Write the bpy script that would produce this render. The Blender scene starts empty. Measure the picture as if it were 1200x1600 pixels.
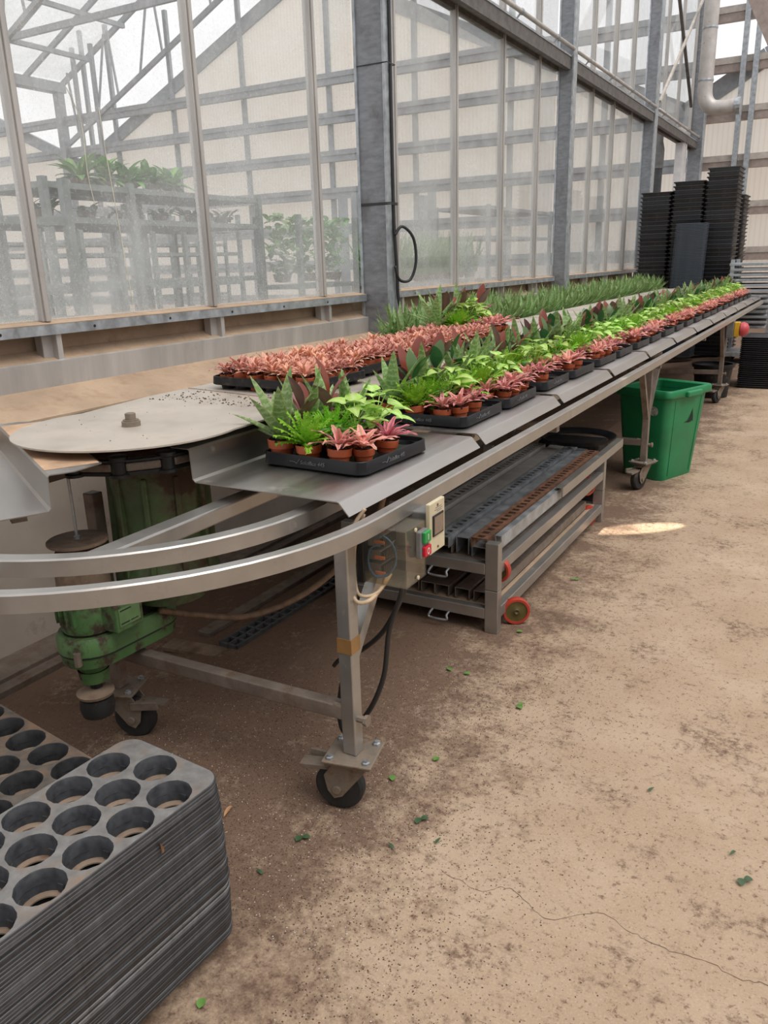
import bpy, bmesh, math, random
from math import sin, cos, pi, radians as R
from mathutils import Vector as V, Matrix
from mathutils.geometry import delaunay_2d_cdt
random.seed(7)
S = bpy.context.scene
COL = S.collection

# ------------------------------------------------------------------ camera, sky, sun, exposure
cam_d = bpy.data.cameras.new('camera'); cam = bpy.data.objects.new('camera', cam_d); COL.objects.link(cam)
FOCAL = 1239.28; YAW, PITCH, ROLL = .5222056, .30486885, -.02931901
fw = V((-sin(YAW), cos(YAW), 0)); rt = V((cos(YAW), sin(YAW), 0)); up = V((0, 0, 1))
f2 = fw*cos(PITCH)-up*sin(PITCH); u2 = up*cos(PITCH)+fw*sin(PITCH)
r3 = rt*cos(ROLL)+u2*sin(ROLL); u3 = -rt*sin(ROLL)+u2*cos(ROLL)
cam.matrix_world = Matrix(((r3.x, u3.x, -f2.x, 0), (r3.y, u3.y, -f2.y, 0), (r3.z, u3.z, -f2.z, 1.55), (0, 0, 0, 1)))
cam_d.sensor_fit = 'HORIZONTAL'; cam_d.sensor_width = 36; cam_d.lens = FOCAL/1200*36
cam_d.clip_start = .05; cam_d.clip_end = 400
S.camera = cam
wd = bpy.data.worlds.new('overcast'); S.world = wd; wd.use_nodes = True
wn = wd.node_tree
tc = wn.nodes.new('ShaderNodeTexCoord'); sx = wn.nodes.new('ShaderNodeSeparateXYZ'); wn.links.new(tc.outputs['Generated'], sx.inputs[0])
wr = wn.nodes.new('ShaderNodeValToRGB'); wn.links.new(sx.outputs['Z'], wr.inputs[0])
wr.color_ramp.elements[0].position = .0; wr.color_ramp.elements[0].color = (1.0, .985, .98, 1)
wr.color_ramp.elements[1].position = .2; wr.color_ramp.elements[1].color = (1.0, .99, 1.0, 1)
wn.links.new(wr.outputs[0], wn.nodes['Background'].inputs[0]); wn.nodes['Background'].inputs[1].default_value = .92
sun_d = bpy.data.lights.new('sun', 'SUN'); sun_d.energy = 1.7; sun_d.angle = R(40); sun_d.color = (1, .96, .9)
sun = bpy.data.objects.new('sun', sun_d); COL.objects.link(sun); sun.rotation_euler = V((-.55, .12, -1)).to_track_quat('-Z', 'Y').to_euler()
# sunbeam that falls through a gap in the greenhouse roof onto the floor
sp_d = bpy.data.lights.new('sunbeam', 'SPOT'); sp_d.energy = 3300; sp_d.spot_size = R(6.0); sp_d.spot_blend = .2; sp_d.shadow_soft_size = .02; sp_d.color = (1, .93, .8)
spo = bpy.data.objects.new('sunbeam', sp_d); COL.objects.link(spo); spo.location = (-.4, 4.0, 6); spo.rotation_euler = (V((-.91, 4.61, 0))-V(spo.location)).to_track_quat('-Z', 'Y').to_euler()
spo.scale = (.95, .27, 1)
S.view_settings.view_transform = 'Standard'; S.view_settings.look = 'None'; S.view_settings.gamma = 1; S.view_settings.use_curve_mapping = False
S.view_settings.exposure = 0.25
try:
    S.cycles.transparent_max_bounces = 24; S.cycles.max_bounces = 8; S.cycles.sample_clamp_indirect = 6
except Exception: pass

# ------------------------------------------------------------------ materials
def nodes(name):
    m = bpy.data.materials.new(name); m.use_nodes = True
    nt = m.node_tree; return m, nt, nt.nodes['Principled BSDF'], nt.nodes['Material Output']
def nd(nt, t, **kw):
    n = nt.nodes.new('ShaderNode'+t)
    for k, v in kw.items():
        if k in n.inputs: n.inputs[k].default_value = v
        else: setattr(n, k, v)
    return n
def noise(nt, vec, scale, detail=3, rough=.6):
    n = nd(nt, 'TexNoise', Scale=scale, Detail=detail, Roughness=rough)
    if vec is not None: nt.links.new(vec, n.inputs['Vector'])
    return n.outputs['Fac']
def rng(nt, val, a, b, c=0., d=1.):
    n = nd(nt, 'MapRange'); nt.links.new(val, n.inputs[0])
    for i, x in enumerate((a, b, c, d)): n.inputs[1+i].default_value = x
    return n.outputs[0]
def mth(nt, op, a, b=None, clamp=False):
    n = nd(nt, 'Math', operation=op); n.use_clamp = clamp
    for i, x in enumerate((a, b)):
        if x is None: continue
        if isinstance(x, (int, float)): n.inputs[i].default_value = x
        else: nt.links.new(x, n.inputs[i])
    return n.outputs[0]
def mixc(nt, fac, a, b, mode='MIX'):
    n = nd(nt, 'Mix', data_type='RGBA', blend_type=mode)
    for i, x in ((0, fac), (6, a), (7, b)):
        if isinstance(x, (int, float)): n.inputs[i].default_value = x
        elif isinstance(x, tuple): n.inputs[i].default_value = (*x, 1)
        else: nt.links.new(x, n.inputs[i])
    return n.outputs[2]
def objco(nt, scale=None):
    t = nd(nt, 'TexCoord').outputs['Object']
    if scale:
        mp = nd(nt, 'Mapping'); mp.inputs['Scale'].default_value = scale; nt.links.new(t, mp.inputs[0]); return mp.outputs[0]
    return t
def bump(nt, bsdf, h, strength, dist=.002):
    b = nd(nt, 'Bump', Strength=strength, Distance=dist); nt.links.new(h, b.inputs['Height']); nt.links.new(b.outputs[0], bsdf.inputs['Normal'])
def mk(name, col, rough=.5, metal=0., var=(12, .25), dirt=None, bmp=None, rvar=.0, stretch=None, spec=.5):
    m, nt, b, o = nodes(name); co = objco(nt, stretch); plain = objco(nt)
    n1 = noise(nt, co, var[0], 4)
    dark = tuple(c*(1-var[1]) for c in col); lite = tuple(min(1, c*(1+var[1])) for c in col)
    c = mixc(nt, rng(nt, n1, .3, .7), dark, lite)
    rg = rng(nt, n1, .3, .7, max(.03, rough-rvar), min(1, rough+rvar))
    if dirt:
        dc, ds, lo, hi = dirt
        msk = rng(nt, noise(nt, plain, ds, 6, .65), lo, hi)
        c = mixc(nt, msk, c, dc)
        if metal: nt.links.new(mth(nt, 'MULTIPLY', mth(nt, 'SUBTRACT', 1.0, msk), metal), b.inputs['Metallic'])
        rg = mth(nt, 'MAXIMUM', rg, mth(nt, 'MULTIPLY', msk, .85))
    else: b.inputs['Metallic'].default_value = metal
    nt.links.new(c, b.inputs['Base Color']); nt.links.new(rg, b.inputs['Roughness'])
    b.inputs['Specular IOR Level'].default_value = spec
    if bmp: bump(nt, b, noise(nt, co, bmp[0], 5), bmp[1])
    return m
M = {}
DIRT = (.15, .095, .062)
M['steel'] = mk('brushed_stainless_steel', (.47, .45, .43), .40, 1., (6, .14), ((.30, .24, .18), 9, .64, .84), (40, .10), .10, (1, .12, 1))
M['frame'] = mk('worn_steel_frame', (.40, .385, .365), .33, .72, (9, .10), ((.25, .195, .15), 14, .60, .82), (60, .06), .05)
M['dustysteel'] = mk('dusty_steel', (.24, .20, .17), .6, .4, (10, .25), (DIRT, 14, .45, .7), (60, .2), .1)
M['plate'] = mk('dusty_steel_plate', (.53, .475, .41), .45, .45, (5, .12), ((.30, .225, .165), 5, .58, .85), (30, .08), .1)
M['galv'] = mk('galvanised_steel', (.40, .43, .46), .45, .6, (14, .3), ((.30, .25, .21), 6, .62, .8), (40, .12), .1)
M['galvblue'] = mk('galvanised_column', (.25, .262, .282), .5, .5, (10, .25), ((.16, .16, .17), 4, .55, .7), (25, .2), .1, (1, 1, 3))
M['alu'] = mk('aged_aluminium', (.47, .45, .43), .5, .45, (8, .18), ((.30, .24, .19), 7, .62, .85), (30, .1), .05, (1, 1, .15))
M['rust'] = mk('rusty_steel', (.20, .095, .055), .85, .15, (20, .4), ((.08, .045, .03), 12, .5, .7), (60, .4))
M['girt'] = mk('weathered_girt', (.36, .30, .27), .7, .1, (8, .2), ((.25, .17, .12), 3, .6, .8))
M['girtlight'] = mk('weathered_girt_flange', (.48, .44, .40), .65, .1, (8, .2))
M['green'] = mk('green_machine_paint', (.085, .185, .065), .45, 0, (8, .2), ((.06, .04, .028), 13, .50, .62), (40, .25))
M['darkgreen'] = mk('green_gearbox_paint', (.07, .12, .045), .5, 0, (8, .3), ((.07, .045, .03), 7, .46, .62), (40, .25))
M['brown'] = mk('dusty_brown_cover', (.26, .19, .14), .8, .1, (10, .3), ((.15, .09, .06), 14, .5, .7), (50, .3))
M['rubber'] = mk('black_rubber', (.02, .02, .02), .7, 0, (20, .3), ((.11, .075, .05), 12, .55, .75))
M['tray'] = mk('black_plastic_tray', (.012, .013, .016), .42, 0, (15, .3), None, None, .06, None, .35)
M['traydirty'] = mk('dirty_black_plastic', (.014, .014, .015), .55, 0, (30, .4), ((.09, .065, .05), 25, .55, .75), (80, .3), spec=.3)
M['traytop'] = mk('scuffed_grey_tray', (.17, .165, .16), .6, 0, (30, .25), ((.22, .155, .11), 9, .52, .72), (120, .3))
M['traytopbrown'] = mk('soiled_tray', (.10, .085, .072), .7, 0, (30, .3), ((.20, .125, .08), 9, .48, .68), (120, .3))
for i, c in enumerate(((.032, .034, .039), (.048, .051, .058), (.075, .080, .090), (.024, .0245, .027), (.135, .14, .148))):
    M['edge%d' % i] = mk('black_tray_edge_%s' % 'abcde'[i], c, .5, 0, (40, .4), ((.085, .062, .048), 8, .62, .8), None, .1, (1, 1, 1))
M['bluegrey'] = mk('blue_grey_plastic', (.12, .14, .17), .5, 0, (20, .15))
M['brownedge'] = mk('dusty_black_tray', (.035, .032, .032), .6, 0, (10, .3), ((.13, .095, .075), 7, .58, .78))
M['terra'] = mk('terracotta_plastic', (.42, .095, .035), .5, 0, (15, .15), ((.07, .035, .022), 40, .66, .74), (60, .1), .05)
M['soil'] = mk('potting_soil', (.022, .014, .010), .95, 0, (90, .6), ((.055, .035, .022), 120, .55, .7), (150, 1.0))
M['bin'] = mk('green_bin_plastic', (.012, .20, .075), .42, 0, (5, .2), ((.06, .12, .06), 14, .66, .8), (60, .05), .06)
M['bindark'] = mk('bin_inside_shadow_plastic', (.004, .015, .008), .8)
M['red'] = mk('red_rubber_tyre', (.42, .045, .025), .5, 0, (15, .2))
M['olive'] = mk('olive_wheel_hub', (.11, .085, .025), .5, .1, (15, .3))
M['grime'] = mk('caster_zinc', (.24, .20, .16), .6, .35, (20, .3), (DIRT, 20, .5, .66), (80, .4))
M['cream'] = mk('cream_enamel', (.60, .53, .37), .5, 0, (10, .08), ((.36, .28, .18), 18, .62, .8))
M['white'] = mk('white_print', (.8, .8, .78), .5)
M['btngreen'] = mk('green_button', (.02, .30, .07), .4)
M['btnred'] = mk('red_button', (.55, .01, .03), .4)
M['black'] = mk('black_plastic', (.015, .015, .016), .4)
M['yellow'] = mk('yellow_plastic', (.62, .36, .02), .45)
M['mushroom'] = mk('faded_red_button', (.48, .06, .07), .45)
M['beigecable'] = mk('beige_cable', (.48, .36, .24), .5)
M['hose'] = mk('brown_hose', (.21, .135, .085), .7, 0, (30, .3))
M['blackcable'] = mk('black_cable', (.018, .018, .02), .5)
M['blue'] = mk('blue_wire', (.05, .16, .36), .5)
M['orange'] = mk('orange_terminal', (.55, .16, .04), .5)
M['grey'] = mk('grey_component', (.16, .16, .16), .5)
M['tape'] = mk('brown_tape', (.24, .13, .045), .4)
M['wallpaint'] = mk('white_washed_wall', (.52, .46, .40), .85, 0, (3, .12), ((.27, .19, .13), 6, .60, .80), (40, .1))
M['ledge'] = mk('dirty_brown_ledge', (.40, .29, .20), .85, 0, (4, .25), ((.24, .155, .10), 8, .48, .75), (50, .3))
M['whitepipe'] = mk('grey_white_flue', (.50, .47, .45), .5, .3, (6, .15), ((.30, .14, .07), 5, .62, .74))
M['darkpipe'] = mk('dark_plastic_pipe', (.05, .052, .056), .5)
M['jamb'] = mk('white_aluminium', (.70, .69, .69), .5, .2, (10, .08))
M['beam'] = mk('dark_gutter_beam', (.13, .12, .115), .6, .3, (10, .3), ((.24, .20, .17), 25, .6, .75))
M['rafter'] = mk('pale_grey_rafter', (.34, .36, .38), .6, .2, (8, .15))
M['rack'] = mk('grey_rack_steel', (.20, .225, .22), .6, .2, (8, .3))
M['trunk'] = mk('dark_rack_steel', (.11, .12, .125), .6, .3, (8, .3))
M['wood'] = mk('dirty_board', (.26, .19, .13), .8, 0, (8, .3), (DIRT, 10, .45, .65))
M['pebble'] = mk('perlite', (.62, .58, .54), .9)
M['crack'] = mk('crack_dust', (.13, .085, .06), .95)
M['crumb'] = mk('peat_crumb', (.085, .05, .036), .95, 0, (60, .4))
M['deadleaf'] = mk('dead_leaf', (.50, .27, .14), .7)
M['leaf0'] = mk('fallen_leaf_green', (.13, .27, .06), .5)
M['leafd'] = mk('fallen_leaf_dark', (.05, .10, .045), .5)
M['sticker'] = mk('worn_sticker', (.40, .40, .38), .7, 0, (40, .3), ((.10, .2, .12), 60, .55, .62))
M['polyroof'] = mk('white_roof_panel', (.80, .82, .84), .6, 0, (3, .05))
M['string'] = mk('dry_string', (.62, .58, .48), .8)

def floor_mat():
    m, nt, b, o = nodes('dirty_concrete_floor'); co = objco(nt)
    sxyz = nd(nt, 'SeparateXYZ'); nt.links.new(co, sxyz.inputs[0]); X, Y = sxyz.outputs[0], sxyz.outputs[1]
    big = noise(nt, co, 1.6, 5, .6); med = noise(nt, co, 6, 6, .65); fine = noise(nt, co, 38, 7, .75); grit = noise(nt, co, 170, 3, .6)
    def scuff(rot, sc):
        st = nd(nt, 'Mapping'); st.inputs['Scale'].default_value = sc; st.inputs['Rotation'].default_value = (0, 0, rot); nt.links.new(co, st.inputs[0])
        return noise(nt, st.outputs[0], 1.0, 7, .8)
    s1, s2 = scuff(.5, (7, 20, 7)), scuff(2.2, (6, 16, 6))
    c = mixc(nt, rng(nt, big, .3, .7), (.37, .265, .178), (.48, .365, .265))
    c = mixc(nt, mth(nt, 'MULTIPLY', rng(nt, med, .40, .68), .45), c, (.36, .25, .165))
    c = mixc(nt, mth(nt, 'MULTIPLY', rng(nt, grit, .5, .7), .35), c, (.58, .46, .34))
    speck = rng(nt, fine, .565, .63)
    c = mixc(nt, mth(nt, 'MULTIPLY', speck, .75), c, (.16, .095, .065))
    sp2 = rng(nt, noise(nt, co, 95, 3, .6), .615, .66)
    c = mixc(nt, mth(nt, 'MULTIPLY', sp2, .6), c, (.09, .055, .04))
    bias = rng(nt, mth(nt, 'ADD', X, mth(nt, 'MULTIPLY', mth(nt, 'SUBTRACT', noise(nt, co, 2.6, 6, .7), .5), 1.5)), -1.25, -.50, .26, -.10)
    soil = rng(nt, mth(nt, 'ADD', mth(nt, 'MULTIPLY', mth(nt, 'ADD', med, mth(nt, 'MULTIPLY', fine, 1.3)), .5), bias), .58, .80)  # soil, thickened toward the bench partly to darken the shade there
    side = rng(nt, X, -.9, .4, 0, .05)
    blot = mth(nt, 'MULTIPLY', rng(nt, mth(nt, 'ADD', noise(nt, co, 2.7, 9, .8), side), .545, .63), rng(nt, fine, .44, .54))
    sc_ = mth(nt, 'MAXIMUM', rng(nt, s1, .575, .64), rng(nt, s2, .585, .65))
    scm = mth(nt, 'MULTIPLY', mth(nt, 'MULTIPLY', sc_, rng(nt, mth(nt, 'ADD', big, side), .44, .60)), rng(nt, fine, .40, .52))
    msk = mth(nt, 'MAXIMUM', soil, mth(nt, 'MAXIMUM', mth(nt, 'MULTIPLY', blot, .85), mth(nt, 'MULTIPLY', scm, .8)))
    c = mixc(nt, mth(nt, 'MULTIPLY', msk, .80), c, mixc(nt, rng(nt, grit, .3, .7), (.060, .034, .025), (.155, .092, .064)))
    # fine trodden dust, its colour also painting in shade under the bench
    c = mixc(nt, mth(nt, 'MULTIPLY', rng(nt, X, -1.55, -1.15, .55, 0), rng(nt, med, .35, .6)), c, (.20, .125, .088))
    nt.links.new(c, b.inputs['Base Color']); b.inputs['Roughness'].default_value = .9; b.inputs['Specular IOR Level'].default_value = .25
    bump(nt, b, mth(nt, 'ADD', fine, mth(nt, 'MULTIPLY', grit, .6)), .5, .004)
    return m
M['floor'] = floor_mat()

def glass_mat(name, haze, tint=(.93, .96, .95), spk=.14, lowh=.16):
    m, nt, b, o = nodes(name); nt.nodes.remove(b); co = objco(nt)
    tr = nd(nt, 'BsdfTransparent', Color=(*tint, 1)); gl = nd(nt, 'BsdfGlossy', Roughness=.03)
    df = nd(nt, 'BsdfDiffuse', Color=(.86, .88, .87, 1)); tl = nd(nt, 'BsdfTranslucent', Color=(.90, .92, .91, 1))
    d2 = nd(nt, 'MixShader', Fac=.5); nt.links.new(df.outputs[0], d2.inputs[1]); nt.links.new(tl.outputs[0], d2.inputs[2])
    spots = rng(nt, noise(nt, co, 70, 3, .7), .55, .68); cloud = rng(nt, noise(nt, co, 1.8, 5, .6), .3, .75)
    sxyz = nd(nt, 'SeparateXYZ'); nt.links.new(co, sxyz.inputs[0])
    low = rng(nt, sxyz.outputs[2], 1.3, 2.5, lowh, 0)
    fac = mth(nt, 'ADD', mth(nt, 'ADD', mth(nt, 'MULTIPLY', cloud, haze), low), mth(nt, 'MULTIPLY', spots, spk), True)
    mx = nd(nt, 'MixShader'); nt.links.new(fac, mx.inputs[0]); nt.links.new(tr.outputs[0], mx.inputs[1]); nt.links.new(d2.outputs[0], mx.inputs[2])
    fr = nd(nt, 'LayerWeight', Blend=.12); m2 = nd(nt, 'MixShader'); nt.links.new(mth(nt, 'MULTIPLY', fr.outputs['Fresnel'], .35), m2.inputs[0])
    nt.links.new(mx.outputs[0], m2.inputs[1]); nt.links.new(gl.outputs[0], m2.inputs[2]); nt.links.new(m2.outputs[0], o.inputs[0])
    return m
M['glass'] = glass_mat('dusty_glass', .27, (.985, .99, .99))
M['clear'] = glass_mat('stained_clear_plastic', .14, (.92, .88, .80), .03, 0)

def poly_mat():
    m, nt, b, o = nodes('fluted_polycarbonate'); nt.nodes.remove(b); co = objco(nt)
    sxyz = nd(nt, 'SeparateXYZ'); nt.links.new(co, sxyz.inputs[0])
    rib = mth(nt, 'SINE', mth(nt, 'MULTIPLY', sxyz.outputs[0], 62))
    n = noise(nt, co, .9, 4)
    c = mixc(nt, rng(nt, n, .3, .7), (.91, .87, .815), (.95, .93, .895)); c = mixc(nt, mth(nt, 'MULTIPLY', rng(nt, rib, .3, 1), .25), c, (.72, .64, .55))
    df = nd(nt, 'BsdfDiffuse'); tl = nd(nt, 'BsdfTranslucent'); nt.links.new(c, df.inputs[0]); nt.links.new(c, tl.inputs[0])
    mx = nd(nt, 'MixShader', Fac=.72); nt.links.new(df.outputs[0], mx.inputs[1]); nt.links.new(tl.outputs[0], mx.inputs[2]); nt.links.new(mx.outputs[0], o.inputs[0])
    return m
M['poly'] = poly_mat()

def leaf_mat(name, col, edge=None, stripe=None, band=None, back=None, rough=.45, vein=None):
    m, nt, b, o = nodes(name); uv = nd(nt, 'TexCoord').outputs['UV']
    s = nd(nt, 'SeparateXYZ'); nt.links.new(uv, s.inputs[0]); U, W = s.outputs[0], s.outputs[1]
    oi = nd(nt, 'ObjectInfo').outputs['Random']; co = objco(nt)
    cen = mth(nt, 'MULTIPLY', mth(nt, 'ABSOLUTE', mth(nt, 'SUBTRACT', U, .5)), 2.0)
    n = noise(nt, co, 60, 3)
    c = mixc(nt, rng(nt, n, .3, .7), tuple(x*.82 for x in col), tuple(min(1, x*1.18) for x in col))
    if band:
        bn = mth(nt, 'SINE', mth(nt, 'ADD', mth(nt, 'MULTIPLY', W, 55), mth(nt, 'MULTIPLY', noise(nt, co, 90, 3), 12)))
        c = mixc(nt, mth(nt, 'MULTIPLY', rng(nt, bn, .1, .8), .6), c, band)
    if stripe: c = mixc(nt, rng(nt, mth(nt, 'ADD', cen, mth(nt, 'MULTIPLY', mth(nt, 'SUBTRACT', n, .5), .5)), .18, .42, 1, 0), c, stripe)
    if vein: c = mixc(nt, mth(nt, 'MULTIPLY', rng(nt, cen, .0, .5, 1, 0), .7), c, vein)
    if edge: c = mixc(nt, rng(nt, cen, .72, .95, 0, .85), c, edge)
    h = nd(nt, 'HueSaturation'); nt.links.new(c, h.inputs['Color']); nt.links.new(rng(nt, oi, 0, 1, .8, 1.2), h.inputs['Value']); nt.links.new(rng(nt, oi, 0, 1, .485, .512), h.inputs['Hue'])
    c = h.outputs[0]
    if back: c = mixc(nt, nd(nt, 'NewGeometry').outputs['Backfacing'], c, back)
    nt.links.new(c, b.inputs['Base Color']); b.inputs['Roughness'].default_value = rough
    tl = nd(nt, 'BsdfTranslucent'); nt.links.new(c, tl.inputs[0]); mx = nd(nt, 'MixShader', Fac=.25)
    nt.links.new(b.outputs[0], mx.inputs[1]); nt.links.new(tl.outputs[0], mx.inputs[2]); nt.links.new(mx.outputs[0], o.inputs[0])
    return m
L = dict(
    snake=leaf_mat('mottled_succulent_leaf', (.17, .30, .09), (.36, .48, .16), None, (.42, .52, .28), None, .4),
    spike=leaf_mat('green_spike_leaf', (.17, .30, .09), (.34, .44, .17), None, (.30, .40, .18), None, .4),
    rubber=leaf_mat('burgundy_leaf', (.15, .085, .075), None, None, None, (.23, .055, .035), .28, (.22, .10, .08)),
    rubbergreen=leaf_mat('dark_green_leaf', (.035, .12, .04), None, None, None, (.10, .17, .06), .28),
    fern=leaf_mat('bright_fern_leaf', (.26, .55, .04), None, None, None, None, .5),
    syn=leaf_mat('pale_lime_leaf', (.42, .63, .13), None, None, None, None, .4, (.62, .76, .34)),
    pep=leaf_mat('rounded_green_leaf', (.10, .27, .06), None, None, None, None, .35, (.20, .40, .12)),
    pink=leaf_mat('pink_striped_leaf', (.82, .28, .27), (.90, .46, .43), (.40, .27, .15), None, None, .45),
    dpink=leaf_mat('crimson_leaf', (.68, .16, .22), (.80, .33, .37), (.30, .10, .11), None, None, .45),
    salmon=leaf_mat('salmon_leaf', (.80, .36, .28), (.88, .52, .42), (.40, .24, .13), None, None, .5),
    bg=leaf_mat('broad_green_leaf', (.13, .30, .07), None, None, None, None, .4, (.30, .46, .14)),
    bgdark=leaf_mat('deep_green_leaf', (.07, .19, .06), None, None, None, None, .45),
)

# ------------------------------------------------------------------ mesh helpers
class MB:
    def __init__(s): s.v = []; s.f = []; s.uv = {}; s.marks = []
    @property
    def cm(s): return s.marks[-1][1] if s.marks else 0
    @cm.setter
    def cm(s, k): s.marks.append((len(s.f), k))
    def add(s, vs, fs, uvs=None):
        o = len(s.v); s.v += [tuple(p) for p in vs]
        for i, f in enumerate(fs):
            if uvs: s.uv[len(s.f)] = [uvs[k] for k in f]
            s.f.append(tuple(o+k for k in f))
        return s
    def box(s, x0, x1, y0, y1, z0, z1):
        return s.add([(x, y, z) for z in (z0, z1) for y in (y0, y1) for x in (x0, x1)],
                     [(0, 2, 3, 1), (4, 5, 7, 6), (0, 1, 5, 4), (2, 6, 7, 3), (0, 4, 6, 2), (1, 3, 7, 5)])
    def bar(s, a, b, w, h, upv=(0, 0, 1)):
        a, b = V(a), V(b); d = (b-a).normalized(); u = V(upv)
        if abs(d.dot(u)) > .98: u = V((0, 1, 0))
        x = d.cross(u).normalized()*w/2; y = x.cross(d).normalized()*h/2
        vs = [p+sx_*x+sy_*y for p in (a, b) for sy_ in (-1, 1) for sx_ in (-1, 1)]
        return s.add(vs, [(0, 1, 3, 2), (4, 6, 7, 5), (0, 4, 5, 1), (2, 3, 7, 6), (0, 2, 6, 4), (1, 5, 7, 3)])
    def tube(s, pts, r, n=8, caps=True):
        pts = [V(p) for p in pts]; o = len(s.v); k = len(pts); nrm = None
        for i, p in enumerate(pts):
            d = (pts[min(i+1, k-1)]-pts[max(i-1, 0)]).normalized()
            if nrm is None: nrm = d.orthogonal().normalized()
            nrm = (nrm-d*nrm.dot(d)).normalized(); bi = d.cross(nrm)
            rr = r[i] if isinstance(r, (list, tuple)) else r
            for j in range(n):
                a = 2*pi*j/n; s.v.append(tuple(p+nrm*cos(a)*rr+bi*sin(a)*rr))
        for i in range(k-1):
            for j in range(n):
                s.f.append((o+i*n+j, o+i*n+(j+1) % n, o+(i+1)*n+(j+1) % n, o+(i+1)*n+j))
        if caps: s.f.append(tuple(o+j for j in range(n))[::-1]); s.f.append(tuple(o+(k-1)*n+j for j in range(n)))
        return s
    def lathe(s, prof, n=24, c=(0, 0, 0), axis='Z', cap0=False, cap1=False):
        o = len(s.v)
        for (r, z) in prof:
            for j in range(n):
                a = 2*pi*j/n; x, y = r*cos(a), r*sin(a)
                p = (x, y, z) if axis == 'Z' else ((z, x, y) if axis == 'X' else (y, z, x))
                s.v.append((c[0]+p[0], c[1]+p[1], c[2]+p[2]))
        for i in range(len(prof)-1):
            for j in range(n): s.f.append((o+i*n+j, o+i*n+(j+1) % n, o+(i+1)*n+(j+1) % n, o+(i+1)*n+j))
        if cap0: s.f.append(tuple(o+j for j in range(n))[::-1])
        if cap1: q = o+(len(prof)-1)*n; s.f.append(tuple(q+j for j in range(n)))
        return s
    def rings(s, loops, cap0=False, cap1=False, close=True):
        o = len(s.v); n = len(loops[0])
        for l in loops: s.v += [tuple(p) for p in l]
        for i in range(len(loops)-1):
            for j in range(n if close else n-1): s.f.append((o+i*n+j, o+i*n+(j+1) % n, o+(i+1)*n+(j+1) % n, o+(i+1)*n+j))
        if cap0: s.f.append(tuple(o+j for j in range(n))[::-1])
        if cap1: q = o+(len(loops)-1)*n; s.f.append(tuple(q+j for j in range(n)))
        return s
    def prism(s, poly, a0, a1, axis='Y'):
        def P(u, w, t): return {'Y': (u, t, w), 'X': (t, u, w), 'Z': (u, w, t)}[axis]
        return s.rings([[P(u, w, a0) for u, w in poly], [P(u, w, a1) for u, w in poly]], True, True)
    def sheet(s, prof, y0, y1, th=.004):
        # folded sheet with profile [(x,z)] drawn along Y
        n = len(prof); off = []
        for i, (x, z) in enumerate(prof):
            a = V(prof[max(i-1, 0)]); b = V(prof[min(i+1, n-1)]); d = (b-a).normalized(); off.append((x+d.y*th, z-d.x*th))
        return s.prism(prof+off[::-1], y0, y1, 'Y')
    def leaf(s, base, az, ln, wd, e0, e1, prof, seg=6, fold=.15, wav=0, roll=0, ph=0):
        p = V(base); dirh = V((cos(az), sin(az), 0)); side = V((-sin(az), cos(az), 0)); vs = []; uv = []
        for i in range(seg+1):
            t = i/seg; e = e0+(e1-e0)*t; d = dirh*cos(e)+V((0, 0, 1))*sin(e); nrm = V((0, 0, 1))*cos(e)-dirh*sin(e)
            w = wd*prof(t)/2; q = side*cos(roll)+nrm*sin(roll)
            wz = wav*sin(t*19+ph)*ln
            vs += [p-q*w+nrm*(w*fold+wz), p, p+q*w+nrm*(w*fold-wz)]; uv += [(0, t), (.5, t), (1, t)]
            p = p+d*(ln/seg)
        fs = []
        for i in range(seg):
            a = 3*i; fs += [(a, a+1, a+4, a+3), (a+1, a+2, a+5, a+4)]
        return s.add(vs, fs, uv)
    def xf(s, mtx, start=0):
        for i in range(start, len(s.v)): s.v[i] = tuple(mtx @ V(s.v[i]))
        return s
    def mesh(s, name, mats, smooth=False):
        me = bpy.data.meshes.new(name); me.from_pydata(s.v, [], s.f)
        for m in (mats if isinstance(mats, (list, tuple)) else [mats]): me.materials.append(m)
        for (a, i), (b, _) in zip(s.marks, s.marks[1:]+[(len(s.f), 0)]):
            for k in range(a, b): me.polygons[k].material_index = i
        if s.uv:
            ul = me.uv_layers.new(name='UVMap')
            for k, us in s.uv.items():
                for li, u in zip(me.polygons[k].loop_indices, us): ul.data[li].uv = u
        if smooth:
            for p in me.polygons: p.use_smooth = True
            if smooth is not True:
                try: me.set_sharp_from_angle(angle=R(smooth))
                except Exception: pass
        me.update(); return me
    def islands(s):
        par = list(range(len(s.v)))
        def fd(a):
            while par[a] != a: par[a] = par[par[a]]; a = par[a]
            return a
        for f in s.f:
            r_ = fd(f[0])
            for k in f[1:]: par[fd(k)] = r_
        out = {}
        for fi, f in enumerate(s.f): out.setdefault(fd(f[0]), []).append(f)
        res = []
        for fs in out.values():
            ids = sorted({k for f in fs for k in f}); mp = {k: i for i, k in enumerate(ids)}
            m = MB(); m.v = [s.v[k] for k in ids]; m.f = [tuple(mp[k] for k in f) for f in fs]; res.append(m)
        return res
    def build(s, name, mats, parent=None, smooth=False, bevel=0, loc=None, rz=0, split=False):
        if split: return [m.build(name, mats, parent, smooth, bevel, loc, rz) for m in s.islands()][0]
        o = bpy.data.objects.new(name, s.mesh(name, mats, smooth)); COL.objects.link(o)
        if parent: o.parent = parent
        if loc: o.location = loc
        if rz: o.rotation_euler.z = rz
        if bevel:
            b = o.modifiers.new('edge', 'BEVEL'); b.width = bevel; b.segments = 2; b.limit_method = 'ANGLE'; b.angle_limit = R(40)
        return o
USED = {}
def tag(o, label=None, cat=None, group=None, kind=None):
    if label: o['label'] = label
    if cat: o['category'] = cat
    if group: o['group'] = group
    if kind: o['kind'] = kind
    return o
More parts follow.
